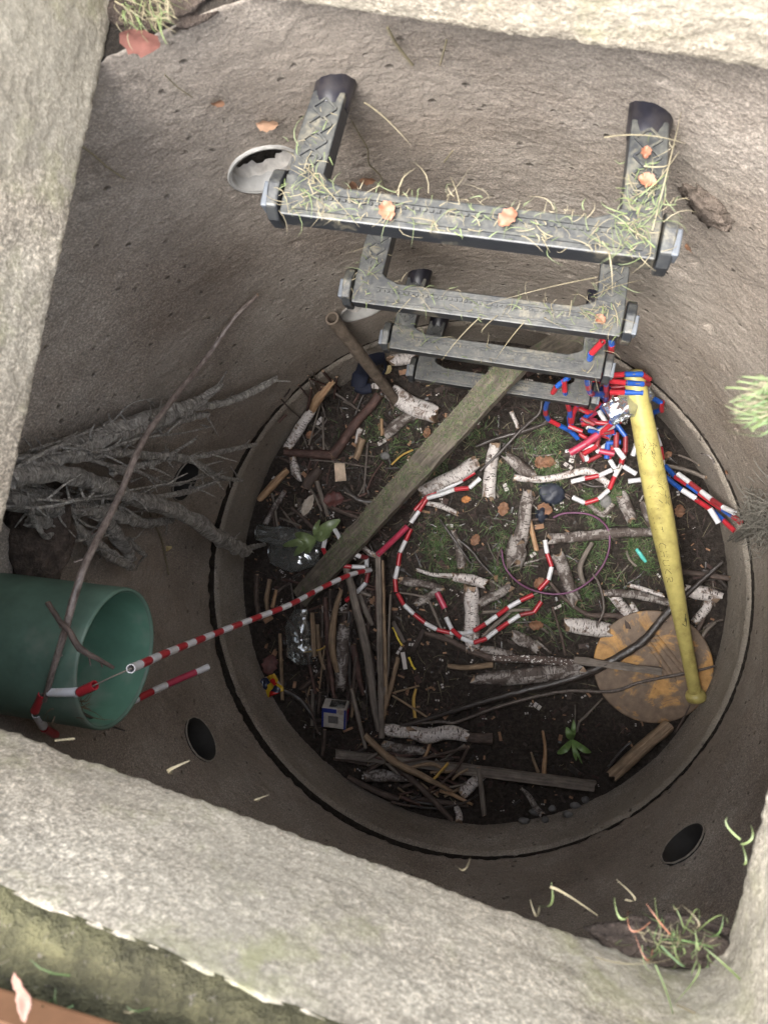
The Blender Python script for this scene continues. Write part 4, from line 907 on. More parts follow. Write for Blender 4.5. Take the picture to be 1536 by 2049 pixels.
cord([(1216,917),(1227,893),(1240,880)],'rd','upright red bead right of the blue one in the tangled pile',.04,r=.0055)
cord([(1190,862),(1212,850),(1222,838)],'bbw','dark blue strand buried in the tangled pile',.03)
cord([(1197,822),(1210,838),(1216,856),(1228,838)],'wrbr','white and red strand at the top of the tangled pile',.05)
cord([(1192,905),(1212,893),(1222,880)],'wrb','pale beads crossing low in the tangled pile',.02)
cord([(1248,898),(1248,912),(1238,935)],'rwd','red bead string dropping to the forked cords',.03)
cord([(1222,925),(1232,942)],'w','white bead lying right below the tangled pile',.014,r=.005)
cord([(1250,935),(1268,946)],'w','dusty white bead between the tangled pile and the bat',.012,r=.005)
cord([(1230,790),(1215,812),(1205,825),(1225,830)],'dbdr','dark red cord bits between the bat and the tangled pile',.06)
cord([(1195,806),(1210,824),(1232,836),(1250,850)],'brdb','upper blue and red strand draped over the tangled pile',.06)
cord([(1158,868),(1180,880),(1200,900),(1225,905)],'rdbr','hidden red strand under the thick pink tube',.02)
for i,(x,y,aa) in enumerate([(1205,870,.3),(1190,880,1.2),(1225,862,2.2),(1238,905,.9),(1180,900,2.6),(1232,880,1.6),(1212,905,.2)]):
    cord([(x-14*math.cos(aa),y-14*math.sin(aa)),(x+16*math.cos(aa),y+16*math.sin(aa))],'rdbwrdp'[i],['short red bead in the pile, under the flared pink tube','dark red bead low in the pile, left side','blue bead in the pile, top right of the pink tube','white bead in the pile, beside the red bead string','red bead in the pile near the small loop','dark red bead in the pile centre right','pink bead at the lower middle of the pile'][i],.03+.004*i,r=.0055)
for i in range(22):
    cx_=R.gauss(1196,26); cy_=R.uniform(745,915); a0=R.uniform(0,2*PI); rx_=R.uniform(10,30); ry_=R.uniform(10,34); hh=max(.01,.20-(cy_-745)*.0011)+R.uniform(-.02,.02); sp_=R.uniform(1.6,4.4)
    pp=[(min(1262,cx_+rx_*math.cos(a0+sp_*k/6)),cy_+ry_*math.sin(a0+sp_*k/6)) for k in range(7)]
    w_i=['left edge','middle','right edge'][0 if cx_<1185 else 1 if cx_<1210 else 2]; h_i='top' if cy_<790 else 'upper half' if cy_<830 else 'lower half' if cy_<875 else 'bottom'
    cord(pp,R.choice(['rb','rbr','brr','rb','wd' if cy_>850 else 'rb','dbr']),f'short beaded cord loop, {h_i} of the pile, {w_i}, '+['thin','wavy','tight','wide','nearly straight','low lying','steep','open','kinked','hooked','crossed','flattened','sagging','upright','twisted','bent','slack','crooked','stubby','narrow','leaning','doubled'][i]+' one',hh if hh<.06 else 0,zs=None if hh<.06 else [hh+.012*math.sin(k) for k in range(7)],L=.0275,start=R.uniform(0,.01))
# ------------------------------------------------------------------ yellow bat
def bat():
    a=at(1265,740,.20); a=inside(a,1265,740,.024); b=fl(1393,1403,.024); d=b-a; L=d.length; d.normalize()
    root=empty('baseball_bat',b,'yellow plastic baseball bat lying across the right side with scratched writing','baseball bat')
    up=(Vector((0,0,1))-d*d.z).normalized(); u=up.cross(d)
    prof=[(0,.001),(.001,.008),(.006,.0152),(.016,.0168),(.04,.0176),(.1,.0186),(.26,.0212),(.33,.0218),(.40,.0220),(.47,.0208),(.54,.0188),(.62,.0164),(.70,.0145),(.80,.0128),(.90,.0122),(.962,.0120),(.968,.0122)]
    pr=[(t*L,r_) for t,r_ in prof]
    def lathe(pr,name,mat):
        mb=MB(); ns=28; vs=[]
        for l,r_ in pr:
            for j in range(ns): t=2*PI*j/ns; vs.append(a+d*l+(u*math.cos(t)+up*math.sin(t))*r_)
        mb.add(vs,[(i*ns+j,i*ns+(j+1)%ns,(i+1)*ns+(j+1)%ns,(i+1)*ns+j) for i in range(len(pr)-1) for j in range(ns)]); return mb.build(name,mat,root)
    lathe(pr,'bat_body',YEL)
    lathe([(.966*L,.0125),(.971*L,.0172),(.977*L,.0188),(.986*L,.019),(.992*L,.018),(.994*L,.015),(.995*L,.0005)],'knob',YEL)
    # scratched writing and marks: strokes a little into dark ink
    def rad(l):
        t=l/L
        for (t0,r0),(t1,r1) in zip(prof,prof[1:]):
            if t0<=t<=t1: return r0+(r1-r0)*(t-t0)/(t1-t0)
        return .011
    mb=MB()
    def stroke(pts,w_=.0005):
        q=[]
        for l,an in pts: rr=rad(l)+.0001; q.append(a+d*l+(u*math.sin(an)+up*math.cos(an))*rr)
        mb.tube(q,w_,5,0,0,0,step=.004)
    G={'I':[[(0,0),(0,1)]],'N':[[(0,0),(0,1),(1,0),(1,1)]],'T':[[(0,1),(1,1)],[(.5,1),(.5,0)]],'C':[[(1,.9),(.5,1),(0,.6),(0,.4),(.5,0),(1,.1)]],'H':[[(0,0),(0,1)],[(1,0),(1,1)],[(0,.5),(1,.5)]],'U':[[(0,1),(0,.2),(.5,0),(1,.2),(1,1)]],'K':[[(0,0),(0,1)],[(1,1),(0,.45),(1,0)]],'E':[[(1,1),(0,1),(0,0),(1,0)],[(0,.5),(.8,.5)]],'R':[[(0,0),(0,1),(.8,.9),(.8,.6),(0,.5),(1,0)]]}
    l=.245
    for ch in 'INT CHUKR':
        if ch==' ': l+=.014; continue
        for s_ in G[ch]: stroke([(l+x*.010,-.55+(1-y)*-.0+(y-.5)*.62) for x,y in s_])
        l+=.0175
    stroke([(.46,.55),(.475,.25),(.468,.5),(.485,.3),(.478,-.1)],.0008)
    for k in range(38):
        l0=R.uniform(.12,.24); a0=R.uniform(-.8,.9); stroke([(l0,a0),(l0+R.uniform(-.008,.01),a0+R.uniform(-.3,.3)),(l0+R.uniform(-.012,.014),a0+R.uniform(-.4,.4))],R.uniform(.0002,.0005))
    mb.build('scratched_marks',plain('ink_scratches',(.09,.08,.03),.8,.3),root)['kind']='stuff'
bat()
# ------------------------------------------------------------------ rusty round disc
def disc():
    c=fl(1304,1334,.018); rr=.1115; tilt=Matrix.Rotation(math.radians(3),3,'X')@Matrix.Rotation(math.radians(-2),3,'Y')
    if math.hypot(c.x,c.y)+rr>.497: pass
    root=empty('metal_disc',c,'round rusty steel disc with flaking orange paint under the bat handle','metal disc'); mb=MB(); ns=96
    rings=[0,.02,.04,.06,.08,.1,.108,.111,.1115,.1115,.108,0]; zz=[.0035]*7+[.0032,.002,-.001,-.002,-.002]
    vs=[]
    for r_,z in zip(rings,zz):
        for j in range(ns):
            t=2*PI*j/ns; q=Vector((r_*math.cos(t),r_*math.sin(t),z))
            if z>0: q.z+=.0012*mn.noise(q*18)
            vs.append(c+tilt@q)
    mb.add(vs,[(i*ns+j,(i+1)*ns+j,(i+1)*ns+(j+1)%ns,i*ns+(j+1)%ns) for i in range(len(rings)-1) for j in range(ns)]); mb.build('plate',DISC,root)
    for (x0,y0,x1,y1) in ((-.005,.075,.062,-.012),(-.012,.055,.045,-.03)):
        mb=MB(); P=[c+tilt@Vector((x0+(x1-x0)*t,y0+(y1-y0)*t,.0045)) for t in (0,.1,.5,.9,1)]; mb.tube(P,[.001,.005,.006,.005,.001],10,0,0,.05,.45); mb.build('embossed_rib',DISC,root)
disc()
# ------------------------------------------------------------------ bottles, carton, wrapper, glove and small finds
def bottle(pts,ws,label,e=.01,cap=False,flat=.55):
    P=[fl(x,y,e+w_*.0003) for (x,y),w_ in zip(pts,ws)]; mb=MB(); Q=[w_*.00051 for w_ in ws]
    C,Rr=resample(P,Q,.004); n=len(C); ns=28; vs=[]; T=(C[-1]-C[0]).normalized(); A=(Vector((0,0,1))-T*T.z).normalized(); B=T.cross(A)
    for i in range(n):
        for j in range(ns):
            t=2*PI*j/ns; q=Vector((math.cos(t)*1.6,math.sin(t)*1.6,i*.09+P[0].x*9)); r_=Rr[i]*(1+.3*mn.noise(q)+.12*mn.noise(q*3))*(1+.03*math.sin(i*1.6))
            vs.append(C[i]+(A*math.cos(t)*flat+B*math.sin(t))*r_)
    mb.add(vs,[(i*ns+j,i*ns+(j+1)%ns,(i+1)*ns+(j+1)%ns,(i+1)*ns+j) for i in range(n-1) for j in range(ns)]+[tuple(range(ns)),tuple((n-1)*ns+j for j in range(ns))])
    return tag(mb.build('plastic_bottle',FILM),label,'plastic bottle','crushed clear plastic bottles')
bottle([(513,1066),(560,1070),(620,1080),(650,1082)],[34,36,36,30],'ribbed clear plastic tube shaped bottle pressed against the left rim',.02)
bottle([(540,1105),(585,1110),(640,1108)],[44,64,50],'wide crumpled clear bottle under the green leaves',.004,flat=.4)
bottle([(604,1218),(596,1255),(600,1305),(612,1330)],[30,50,56,30],'crushed clear bottle half filled with dark soil, left of the upright sticks',.006)
bottle([(1215,832),(1255,812),(1285,795),(1303,782)],[36,38,34,20],'glossy crushed clear bottle wedged over the barrel of the yellow bat',.228,flat=.5)
def blob(name,px,sc,mat,label,cat,e=.0,seed=0,rough=.25,grp=None,n=18,m2=.01):
    c=fl(*px,e); mb=MB(); vs=[];fs=[]
    for i in range(n):
        for j in range(n):
            th=PI*i/(n-1); ph=2*PI*j/n; q=Vector((math.sin(th)*math.cos(ph),math.sin(th)*math.sin(ph),math.cos(th))); r_=1+rough*fbm(q*1.6+Vector((seed,0,0)),3)
            vs.append(c+Vector((q.x*sc[0]*r_,q.y*sc[1]*r_,q.z*sc[2]*r_)))
    for i in range(n-1):
        for j in range(n): fs.append((i*n+j,(i+1)*n+j,(i+1)*n+(j+1)%n,i*n+(j+1)%n))
    mb.add(vs,fs); return tag(mb.build(name,mat),label,cat,grp)
blob('ball',(613,1284),(.0115,.0115,.0115),plain('glossy_black',(.006,.01,.01),.08,.1),'small glossy black ball beside the crushed soil filled bottle','ball',.014,rough=0)
blob('stone',(1103,988),(.030,.024,.014),DSTONE,'large dark blue stone in the grass below the curved birch branch','stone',.002,3)
blob('stone',(1211,1003),(.0125,.014,.006),STONE,'flat grey stone below the forked red and white cord','stone',.006,5,.1)
blob('stone',(1082,1030),(.012,.016,.012),DSTONE,'dark grey stone at the upper left of the purple ring','stone',.004,8)
blob('wood_chip',(770,912),(.0105,.0085,.004),CHIP if 0 else STONE,'square greyish wood chip left of the timber','wood chip',.012,2,.1)
for i,(x,y) in enumerate([(1105,1618),(1135,1630),(1070,1625),(1090,1640),(1150,1612),(1048,1642),(1170,1600)]): blob('stone',(x,y),(.008+.002*(i%3),.007,.006),STONE,'small stone at the lower soil rim, '+['left of the middle pair','fourth from the right end','second from left','middle of the row, nearest the rim','next to the last one on the right','first on the left of the row','last on the right, under the flat board end'][i],'stone',.002,i,grp='small stones at the lower rim',n=10)
# mossy dark soil lump group
def carton():
    c=fl(671,1428,.022); root=empty('carton',c,'small dirty carton with blue and white print and a grey patterned panel','carton')
    ax=(fl(703,1432,.022)-fl(640,1424,.022)); ax.z=-.006; ax.normalize(); ay=Vector((0,0,1)).cross(ax).normalized(); az=ax.cross(ay).normalized(); az=(Matrix.Rotation(.35,3,ax)@az); ay=az.cross(ax)
    hx,hy,hz=.026,.024,.018
    B_=plain('carton_blue',(.015,.03,.20),.5,.3); Wt=plain('carton_white',(.45,.42,.38),.6,.25,dirt=(.25,.2,.16)); G_=plain('carton_grey',(.13,.12,.11),.7,.3); Rd=plain('carton_red',(.35,.03,.03),.5,.3)
    mb=MB(); mb.box(c,ax*hx,ay*hy,az*hz,0); mb.build('box',Wt,root,bevel=.0015)
    def pan(name,cx,cy,w_,h_,m,k=.0004): q=MB(); q.box(c+ax*cx+ay*cy+az*(hz+k),ax*w_,ay*h_,az*.0003); return q.build(name,m,root)
    pan('blue_panel',-.010,.0185,.0155,.005,B_); pan('blue_panel',-.0235,.0,.002,.023,B_); pan('blue_panel',.0235,.0,.002,.0235,B_); pan('white_panel',.006,-.003,.0150,.0145,Wt); g=pan('grey_panel',-.001,-.002,.0105,.0085,G_,.0014)
    for k in range(9): q=MB(); q.box(c+ax*(-.010+.0022*k)+ay*(-.002)+az*(hz+.0020),ax*.0005,ay*.0075,az*.0002); q.build('print_line',Wt if 0 else STONE,root)
    q=MB(); q.box(c+ax*(hx+.0004)+ay*.0,ax*.0003,ay*.017,az*.013); q.build('side_print',B_,root)
    q=MB(); q.box(c+ax*(hx+.0010)+ay*.002,ax*.0003,ay*.013,az*.006); q.build('side_print',Rd,root)
    # torn film flap over the far edge
    q=MB(); q.box(c+ay*(hy+.004)+az*.004+ax*.006,ax*.016,ay*.0005,az*.012); q.build('torn_film',FILM,root)
carton()
def sheet(name,px,w_,h_,rot,mat,label,cat,e=.015,cr=.006,n=14,tilt=(0,0),grp=None,leaf=0,par=None,zz=None):
    c=fl(*px,e) if zz is None else inside(at(*px,zz),*px,.004); mb=MB(); vs=[];fs=[]; r_=math.radians(rot)
    M=Matrix.Rotation(tilt[0],3,'X')@Matrix.Rotation(tilt[1],3,'Y')@Matrix.Rotation(r_,3,'Z'); sd=px[0]*.37
    for i in range(n+1):
        for j in range(n//2+1):
            s_=i/n-.5; t_=j/(n//2)-.5; x=s_*w_; k=1
            if leaf==1: k=math.sin(PI*min(1,max(0,i/n)))**.75*(1+.12*math.sin(i*2.3))+.02
            if leaf==2: k=(math.sin(PI*i/n)**.6)*(1+.17*math.sin(i*1.9+sd))+.03
            y=t_*h_*k; q=Vector((x*40+sd,y*40,1)); vs.append(c+M@Vector((x,y,cr*(mn.noise(q*1.3)+.4*mn.noise(q*4))+abs(t_)*h_*k*(.35 if leaf else 0))))
    m=n//2+1
    for i in range(n):
        for j in range(n//2): fs.append((i*m+j,(i+1)*m+j,(i+1)*m+j+1,i*m+j+1))
    mb.add(vs,fs); o=mb.build(name,mat)
    sm=o.modifiers.new('thick','SOLIDIFY'); sm.thickness=.0006
    return tag(o,label,cat,grp)
def wrapmat():
    m,nt,b=newmat('wrapper_print'); v=coords(nt,'Object',(1,1,1)); vo=N(nt,'ShaderNodeTexVoronoi',Scale=70); nt.links.new(v,vo.inputs['Vector'])
    sx=nt.nodes.new('ShaderNodeSeparateXYZ'); nt.links.new(vo.outputs['Color'],sx.inputs[0])
    r=ramp(nt,sx.outputs[0],[(0,(.45,.3,.02)),(.3,(.45,.02,.015)),(.5,(.35,.3,.25)),(.65,(.02,.025,.05)),(.85,(.5,.3,.03))]); nt.nodes[-1].color_ramp.interpolation='CONSTANT'
    nt.links.new(r,b.inputs['Base Color']); b.inputs['Roughness'].default_value=.25; return m
sheet('snack_wrapper',(537,1374),.055,.042,25,wrapmat(),'crumpled shiny snack wrapper in yellow, red and dark blue on the lower left rim','wrapper',.03,.012,18)
def glove():
    root=empty('glove',fl(742,745,.02),'dark navy fabric glove squeezed behind the brown pole','glove')
    for pts,ws in (([(716,775),(722,745),(735,722),(765,715)],[30,34,36,30]),([(712,772),(728,778),(742,776)],[24,24,20]),([(765,715),(772,735),(765,750)],[14,14,12])):
        mb=MB(); mb.tube([fl(x,y,.02) for x,y in pts],[q*.00051 for q in ws],12,0,0,.25,.5,seed=ws[0],step=.004); mb.build('fabric_fold',NAVY,root)
glove()
sheet('leaf',(776,740),.022,.016,60,LEAFY,'pale yellow round leaf right of the navy glove','leaf',.02,.003,12,leaf=1)
sheet('leaf',(616,1011),.052,.022,63,LEAFP,'pale grey oval leaf lying on the left litter','leaf',.02,.002,14,leaf=1)
sheet('bark_chip',(680,944),.024,.04,4,plain('pale_bark_chip',(.62,.48,.36),.8,.35,35),'pale orange and white rectangular bark chip left of the timber','bark chip',.014,.004,12)
sheet('bark_strip',(797,1265),.05,.009,-60,BIRCHD,'curled whitish bark strip on bare soil, left one of the pair','bark strip',.014,.006,14)
sheet('bark_strip',(836,1282),.055,.010,62,BIRCHD,'curled whitish bark strip on bare soil, right one of the pair','bark strip',.016,.007,14)
sheet('bark_strip',(808,1322),.036,.009,-80,BIRCH,'short whitish bark strip under the left curled strip','bark strip',.01,.002,12)
YRIB=plain('yellow_ribbon',(.75,.55,.05),.4,.15)
for (pp,lb) in ((((786,1255),(792,1268),(797,1280),(804,1292)),'short yellow plastic ribbon on bare soil, upper one'),(((818,1315),(823,1328),(830,1340)),'short yellow plastic ribbon on bare soil, lower one')):
    mb=MB(); mb.tube([fl(x,y,.008) for x,y in pp],.0021,6,0,0,.6,.5,step=.003); tag(mb.build('yellow_ribbon',YRIB),lb,'ribbon')
mb=MB(); mb.tube([fl(1273,1099,.01),fl(1278,1106,.014),fl(1285,1116,.012),fl(1291,1124,.01)],[.003,.0042,.0042,.0032],8,0,0,.1,step=.004); tag(mb.build('plastic_scrap',plain('cyan_plastic',(.12,.55,.48),.4,.1)),'turquoise plastic scrap left of the yellow bat','plastic scrap')
# purple wire ring
mb=MB(); P=[]; 
for k in range(41):
    t=math.radians(118+ (340)*k/40*-1+0) if 0 else 2*PI*(k/40)*.93+math.radians(175)
    P.append(fl(1110+109*math.cos(t)+(3*math.sin(3*t)),1110-0+77*0+ -math.sin(t)*-1*80 if 0 else 1110-math.sin(-t)*80,.022))
# ring seen in the photograph: open circle about 215 px wide and 160 px high in its visible arc
P=[fl(x,y,.024) for x,y in [(1003,1100),(1008,1130),(1022,1152),(1046,1172),(1076,1184),(1110,1189),(1143,1184),(1172,1168),(1196,1145),(1212,1118),(1219,1088),(1216,1060),(1202,1042),(1180,1030),(1150,1026),(1124,1028),(1106,1036)]]
mb.tube(P,.0021,8,0,0,0,step=.006); tag(mb.build('wire_ring',plain('purple_wire',(.12,.035,.09),.4,.2)),'open purple brown wire ring on the grass in the right half','wire ring')
# ------------------------------------------------------------------ plants
def plantlet(name,base,lv,mat,label,cat):
    root=empty(name,base,label,cat); 
    for k,(tip,w_,b_) in enumerate(lv):
        mb=MB(); n=8; d=tip-base; sd=d.cross(Vector((0,0,1))).normalized(); vs=[]
        for i in range(n+1):
            t=i/n; c=base+d*t+Vector((0,0,b_*math.sin(PI*t))); ww=w_/2*max(.03,math.sin(PI*min(1,t*.93+.04))**.7)
            vs+=[c-sd*ww+Vector((0,0,ww*.4)),c,c+sd*ww+Vector((0,0,ww*.4))]
        mb.add(vs,[f for i in range(n) for f in ((3*i,3*i+1,3*i+4,3*i+3),(3*i+1,3*i+2,3*i+5,3*i+4))]); mb.build('leaf_blade',mat,root)
    return root
b=fl(1144,1480,.008)
plantlet('weed',b,[(fl(x,y,.02),w_,.012) for x,y,w_ in [(1114,1508,.014),(1182,1506,.013),(1152,1522,.008),(1164,1528,.005),(1133,1455,.015),(1147,1440,.010)]],LEAFG,'small rosette weed with narrow leaves on the bare soil','weed')
b=fl(632,1078,.05)
plantlet('leafy_plant',b,[(fl(x,y,z_),w_,.015) for x,y,w_,z_ in [(680,1040,.026,.06),(662,1068,.022,.05),(600,1090,.024,.05),(612,1108,.020,.04),(566,1092,.016,.045),(590,1068,.018,.05),(640,1040,.012,.05),(588,1112,.016,.04)]],plain('water_plant_leaf',(.15,.2,.085),.35,.4,60),'broad leaved green plant rosette resting on the crushed bottles','plant')
LV=[(1094,925,.032,20,LEAFB,'curled brown leaf in the grass below the tangled pile'),(1078,925,.026,80,LEAFB,'smaller brown leaf beside the curled one below the tangled pile'),(1090,1018,.032,-20,LEAFB,'brown lobed leaf above the purple wire ring'),(1006,1018,.03,85,LEAFB,'upright rust brown leaf between grass clumps'),(932,1000,.02,10,plain('orange_leaf',(.42,.17,.05),.7,.3),'small bright orange leaf beside the mossy timber'),(854,866,.022,70,LEAFB,'orange brown leaf touching the right side of the timber') ,(950,1080,.026,60,LEAFB,'brown leaf in the grass above the peeling birch strip'),(1078,1166,.026,45,LEAFB,'triangular brown leaf at the lower left of the purple ring'),(1072,1250,.030,10,LEAFB,'reddish brown leaf below the cord loop'),(1359,1022,.026,90,LEAFB,'brown leaf on the soil right of the bat'),(620,870,.02,40,LEAFB,'rust brown leaf near the left rim'),(1335,910,.018,30,LEAFB,'dark leaf between the bat and the right rim'),(668,1000,.045,10,plain('dark_red_leaf',(.10,.035,.03),.6,.4),'dark red wet leaf behind the pale oval leaf'),(540,1330,.045,80,LEAFB if 0 else MC['dark_red_leaf'],'dark wet leaf above the snack wrapper')]
for x,y,s_,ro,m_,lb in LV: sheet('leaf',(x,y),s_,s_*.7,ro,m_,lb,'leaf',.012,.006,12,leaf=2,tilt=(R.uniform(-.3,.3),R.uniform(-.3,.3)))
def wleaf(px,s_,lb,m_=LEAFB,off=.004,ro=40):
    w_=wall(*px,RAD-off); c=w_; d=Vector((c.x,c.y,0)).normalized(); u=Vector((-d.y,d.x,0)); mb=MB(); n=10; vs=[];fs=[]; a_=math.radians(ro)
    for i in range(n+1):
        for j in range(5):
            s1=i/n-.5; k=math.sin(PI*i/n)**.6*(1+.15*math.sin(i*2.1+px[0]))+.03; t1=(j/4-.5)*.7*k; x=(s1*math.cos(a_)-t1*math.sin(a_))*s_; y=(s1*math.sin(a_)+t1*math.cos(a_))*s_
            vs.append(c+u*x+Vector((0,0,y))-d*(.002+.004*abs(mn.noise(Vector((x*90,y*90,px[0]))))+abs(t1)*s_*.3))
    for i in range(n):
        for j in range(4): fs.append((i*5+j,(i+1)*5+j,(i+1)*5+j+1,i*5+j+1))
    mb.add(vs,fs); return tag(mb.build('leaf',m_),lb,'leaf')
wleaf((533,242),.022,'folded tan leaf stuck to the wall above the top sleeve',plain('tan_leaf',(.45,.27,.17),.7,.35))
wleaf((433,198),.012,'tiny reddish leaf stuck to the upper wall, left of the top step')
wleaf((278,72),.032,'pinkish brown leaf under the grass in the top left corner',plain('pink_leaf',(.26,.11,.085),.7,.3),.02,60)
wleaf((735,355),.020,'rust leaf fragment on the wall inside the top step')
wleaf((1382,492),.014,'small rusty leaf on the wall right of the top step')
wleaf((1457,942),.012,'tiny orange leaf on the wall above the hairy root tuft')
wleaf((705,366),.018,'second small leaf fragment on the wall inside the top step',off=.006,ro=100)
# leaves on the steps
def stepleaf(i,x,y,s_,ro,lb,m_=LEAFB):
    M=STEPM[i]; mb=MB(); n=10; vs=[];fs=[]; a_=math.radians(ro)
    for k in range(n+1):
        for j in range(5):
            s1=k/n-.5; kk=math.sin(PI*k/n)**.6*(1+.16*math.sin(k*2.1+x*50))+.03; t1=(j/4-.5)*.7*kk
            vs.append(M@Vector((x+(s1*math.cos(a_)-t1*math.sin(a_))*s_,y+(s1*math.sin(a_)+t1*math.cos(a_))*s_,.006+.003*mn.noise(Vector((s1*5,t1*5,x*99)))+abs(t1)*s_*.35)))
    for k in range(n):
        for j in range(4): fs.append((k*5+j,(k+1)*5+j,(k+1)*5+j+1,k*5+j+1))
    mb.add(vs,fs); tag(mb.build('leaf',m_),lb,'leaf','dead leaves on the step irons')
ORL=plain('orange_brown_leaf',(.23,.095,.055),.6,.3,90)
stepleaf(0,-.062,.130,.018,60,'orange leaf on the left part of the top step tread',ORL)
stepleaf(0,.037,.124,.018,-50,'crumpled orange leaf on the right part of the top step tread',ORL)
stepleaf(0,.139,.082,.015,20,'orange leaf on the right leg of the top step',ORL)
stepleaf(0,.134,.060,.011,90,'tiny red brown leaf near the right plug of the top step',ORL)
stepleaf(1,.132,.126,.014,40,'small red brown leaf at the right corner of the second step',ORL)
# ------------------------------------------------------------------ grass and clippings (nobody could count these)
def clips():
    mb=MB()
    for i,(n_,dens) in enumerate(((430,1),(170,1),(60,1),(25,1))):
        M=STEPM[i]
        for k in range(n_):
            if R.random()<.55: x=R.uniform(-.155,.155); y=R.uniform(.110,.142)
            else: 
                s_=R.choice((-1,1,1)); x=s_*(.137+R.gauss(0,.009)); y=min(.142,abs(R.gauss(.105,.022)))
            p=M@Vector((x,y,.003+abs(R.gauss(0,.003)))); a_=R.uniform(0,2*PI); l=R.choice((R.uniform(.004,.012),R.uniform(.004,.012),R.uniform(.01,.03))); q=p+Vector((math.cos(a_)*l,math.sin(a_)*l,R.uniform(-.002,.003)))
            mb.blade(p,q,R.uniform(.0004,.0012),(R.gauss(0,l*.16),R.gauss(0,l*.16),R.uniform(0,l*.25)),R.choice((0,0,1,1,1,2)),4)
    # hanging dry stems
    for i,(x0,y0,x1,y1,dz) in ((0,(.15,.12,.155,.02,.0)),(0,(-.14,.1,-.08,.15,.01)),(0,(.10,.05,.16,.06,.02)),(0,(-.10,.04,-.05,.08,.015)),(1,(.0,.14,-.04,.19,-.03)),(1,(.05,.14,.02,.18,-.05)),(1,(.12,.10,.17,.08,.01)),(0,(.12,.14,.13,.17,-.01)),(1,(.12,.08,.0,.13,.008))):
        M=STEPM[i]; mb.blade(M@Vector((x0,y0,.004)),M@Vector((x1,y1,.004+dz)),.0012,(0,0,.008),1,6)
    stuff(mb.build('grass_clippings',[GRS[0] if 0 else plain('olive_clipping',(.10,.12,.055),.7,.4),GRS[2],GRS[3]],origin=(0,0,0)),'dry cut grass clippings scattered over the step irons','grass clippings')
clips()
def timberclips():
    mb=MB()
    a0,b0=at(603,1196,.022),at(1042,712,.305); dd=(b0-a0); L=dd.length; dn=dd.normalized(); sd=Matrix.Rotation(-.12,3,dn)@Vector((0,0,1)).cross(dn).normalized(); up=dn.cross(sd).normalized()
    for k in range(2300):
        t=R.random()**.75; p=a0+dd*t+sd*R.uniform(-.022,.022)+up*.0112; a_=R.uniform(0,2*PI); l=R.uniform(.003,.012)
        if mn.noise(p*30)<-.15-(t-.4)*.5: continue
        mb.blade(p,p+(dn*math.cos(a_)+sd*math.sin(a_))*l+up*R.uniform(0,.003),R.uniform(.0007,.0012),(0,0,.001),R.choice((0,0,1,2)),2)
    stuff(mb.build('timber_clippings',[MC['olive_clipping'],GRS[2],GRS[1]],origin=(0,0,0)),'olive grass clippings stuck along the top of the mossy timber','grass clippings')
timberclips()
def floorgrass():
    mb=MB(); P=[(920,870,60,60),(1090,880,60,50),(1000,960,60,60),(1100,950,50,50),(1180,1010,50,40),(1010,1090,70,60),(960,1140,80,40),(1200,1100,60,60),(1040,1230,60,40),(1290,1110,40,50),(1100,1230,60,40),(900,1170,70,30),(1250,1090,40,60),(880,1080,40,50),(1180,1190,60,50),(1230,1000,40,30),(850,930,40,40),(770,870,60,60)]
    for k in range(9000):
        x0,y0,sx,sy=R.choice(P); x=R.gauss(x0,sx*.55); y=R.gauss(y0,sy*.55); p=fl(x,y,0,.01)
        if mn.noise(Vector((p.x*22,p.y*22,7)))<-.08: continue
        a_=R.uniform(0,2*PI); l=R.uniform(.006,.026); h=R.uniform(.002,.014)
        mb.blade(p,p+Vector((math.cos(a_)*l,math.sin(a_)*l,h)),R.uniform(.0007,.0016),(0,0,R.uniform(0,.006)),R.choice((0,1,1,1,0,2)),2)
    stuff(mb.build('floor_grass',[GRS[0],GRS[1],GRS[2]],origin=(0,0,0)),'thin dark green grass growing on the right half of the shaft floor','grass')
    mb=MB()
    for k in range(2600):
        r_=.485*math.sqrt(R.random()); t=R.uniform(0,2*PI); x,y=r_*math.cos(t),r_*math.sin(t)
        if x>.0 and y<-.15 and R.random()<.75: continue
        p=Vector((x,y,fz(x,y)+R.uniform(.001,.006))); a_=R.uniform(0,2*PI); l=R.uniform(.008,.045); q=p+Vector((math.cos(a_)*l,math.sin(a_)*l,R.uniform(-.001,.006)))
        if math.hypot(q.x,q.y)>.49: continue
        mb.blade(p,q,R.uniform(.0006,.0016),(R.gauss(0,.003),R.gauss(0,.003),.001),R.choice((0,1,2,2,3)),3)
    stuff(mb.build('fine_litter',[GRS[2],W['bark'],W['red'],W['dark']],origin=(0,0,0)),'dry stalks and fine twig litter all over the shaft floor','plant litter')
    mb=MB()
    for k in range(6500):
        r_=.485*math.sqrt(R.random()); t=R.uniform(0,2*PI); x,y=r_*math.cos(t),r_*math.sin(t)
        left=x<-.05
        if not left and R.random()<.55: continue
        c=Vector((x,y,fz(x,y)+R.uniform(.001,.005))); a_=R.uniform(0,PI); u=Vector((math.cos(a_),math.sin(a_),R.uniform(-.3,.3))); v_=Vector((-u.y,u.x,R.uniform(-.3,.3))); l=R.uniform(.001,.0045)*(2.4 if R.random()<.12 else 1); w_=l*R.uniform(.2,.6)
        if math.hypot(x,y)>.48: continue
        mb.box(c,u*l,v_*w_,Vector((0,0,.0006)),R.choice((0,1,1,2,2,3,4)) if R.random()<.89 else 5)
    stuff(mb.build('bark_chips',[CHIP,W['red'],W['bark'],W['dark'],SOIL,W['birch']],origin=(0,0,0)),'small bark and wood chips strewn over the dark soil','bark chips')
floorgrass()
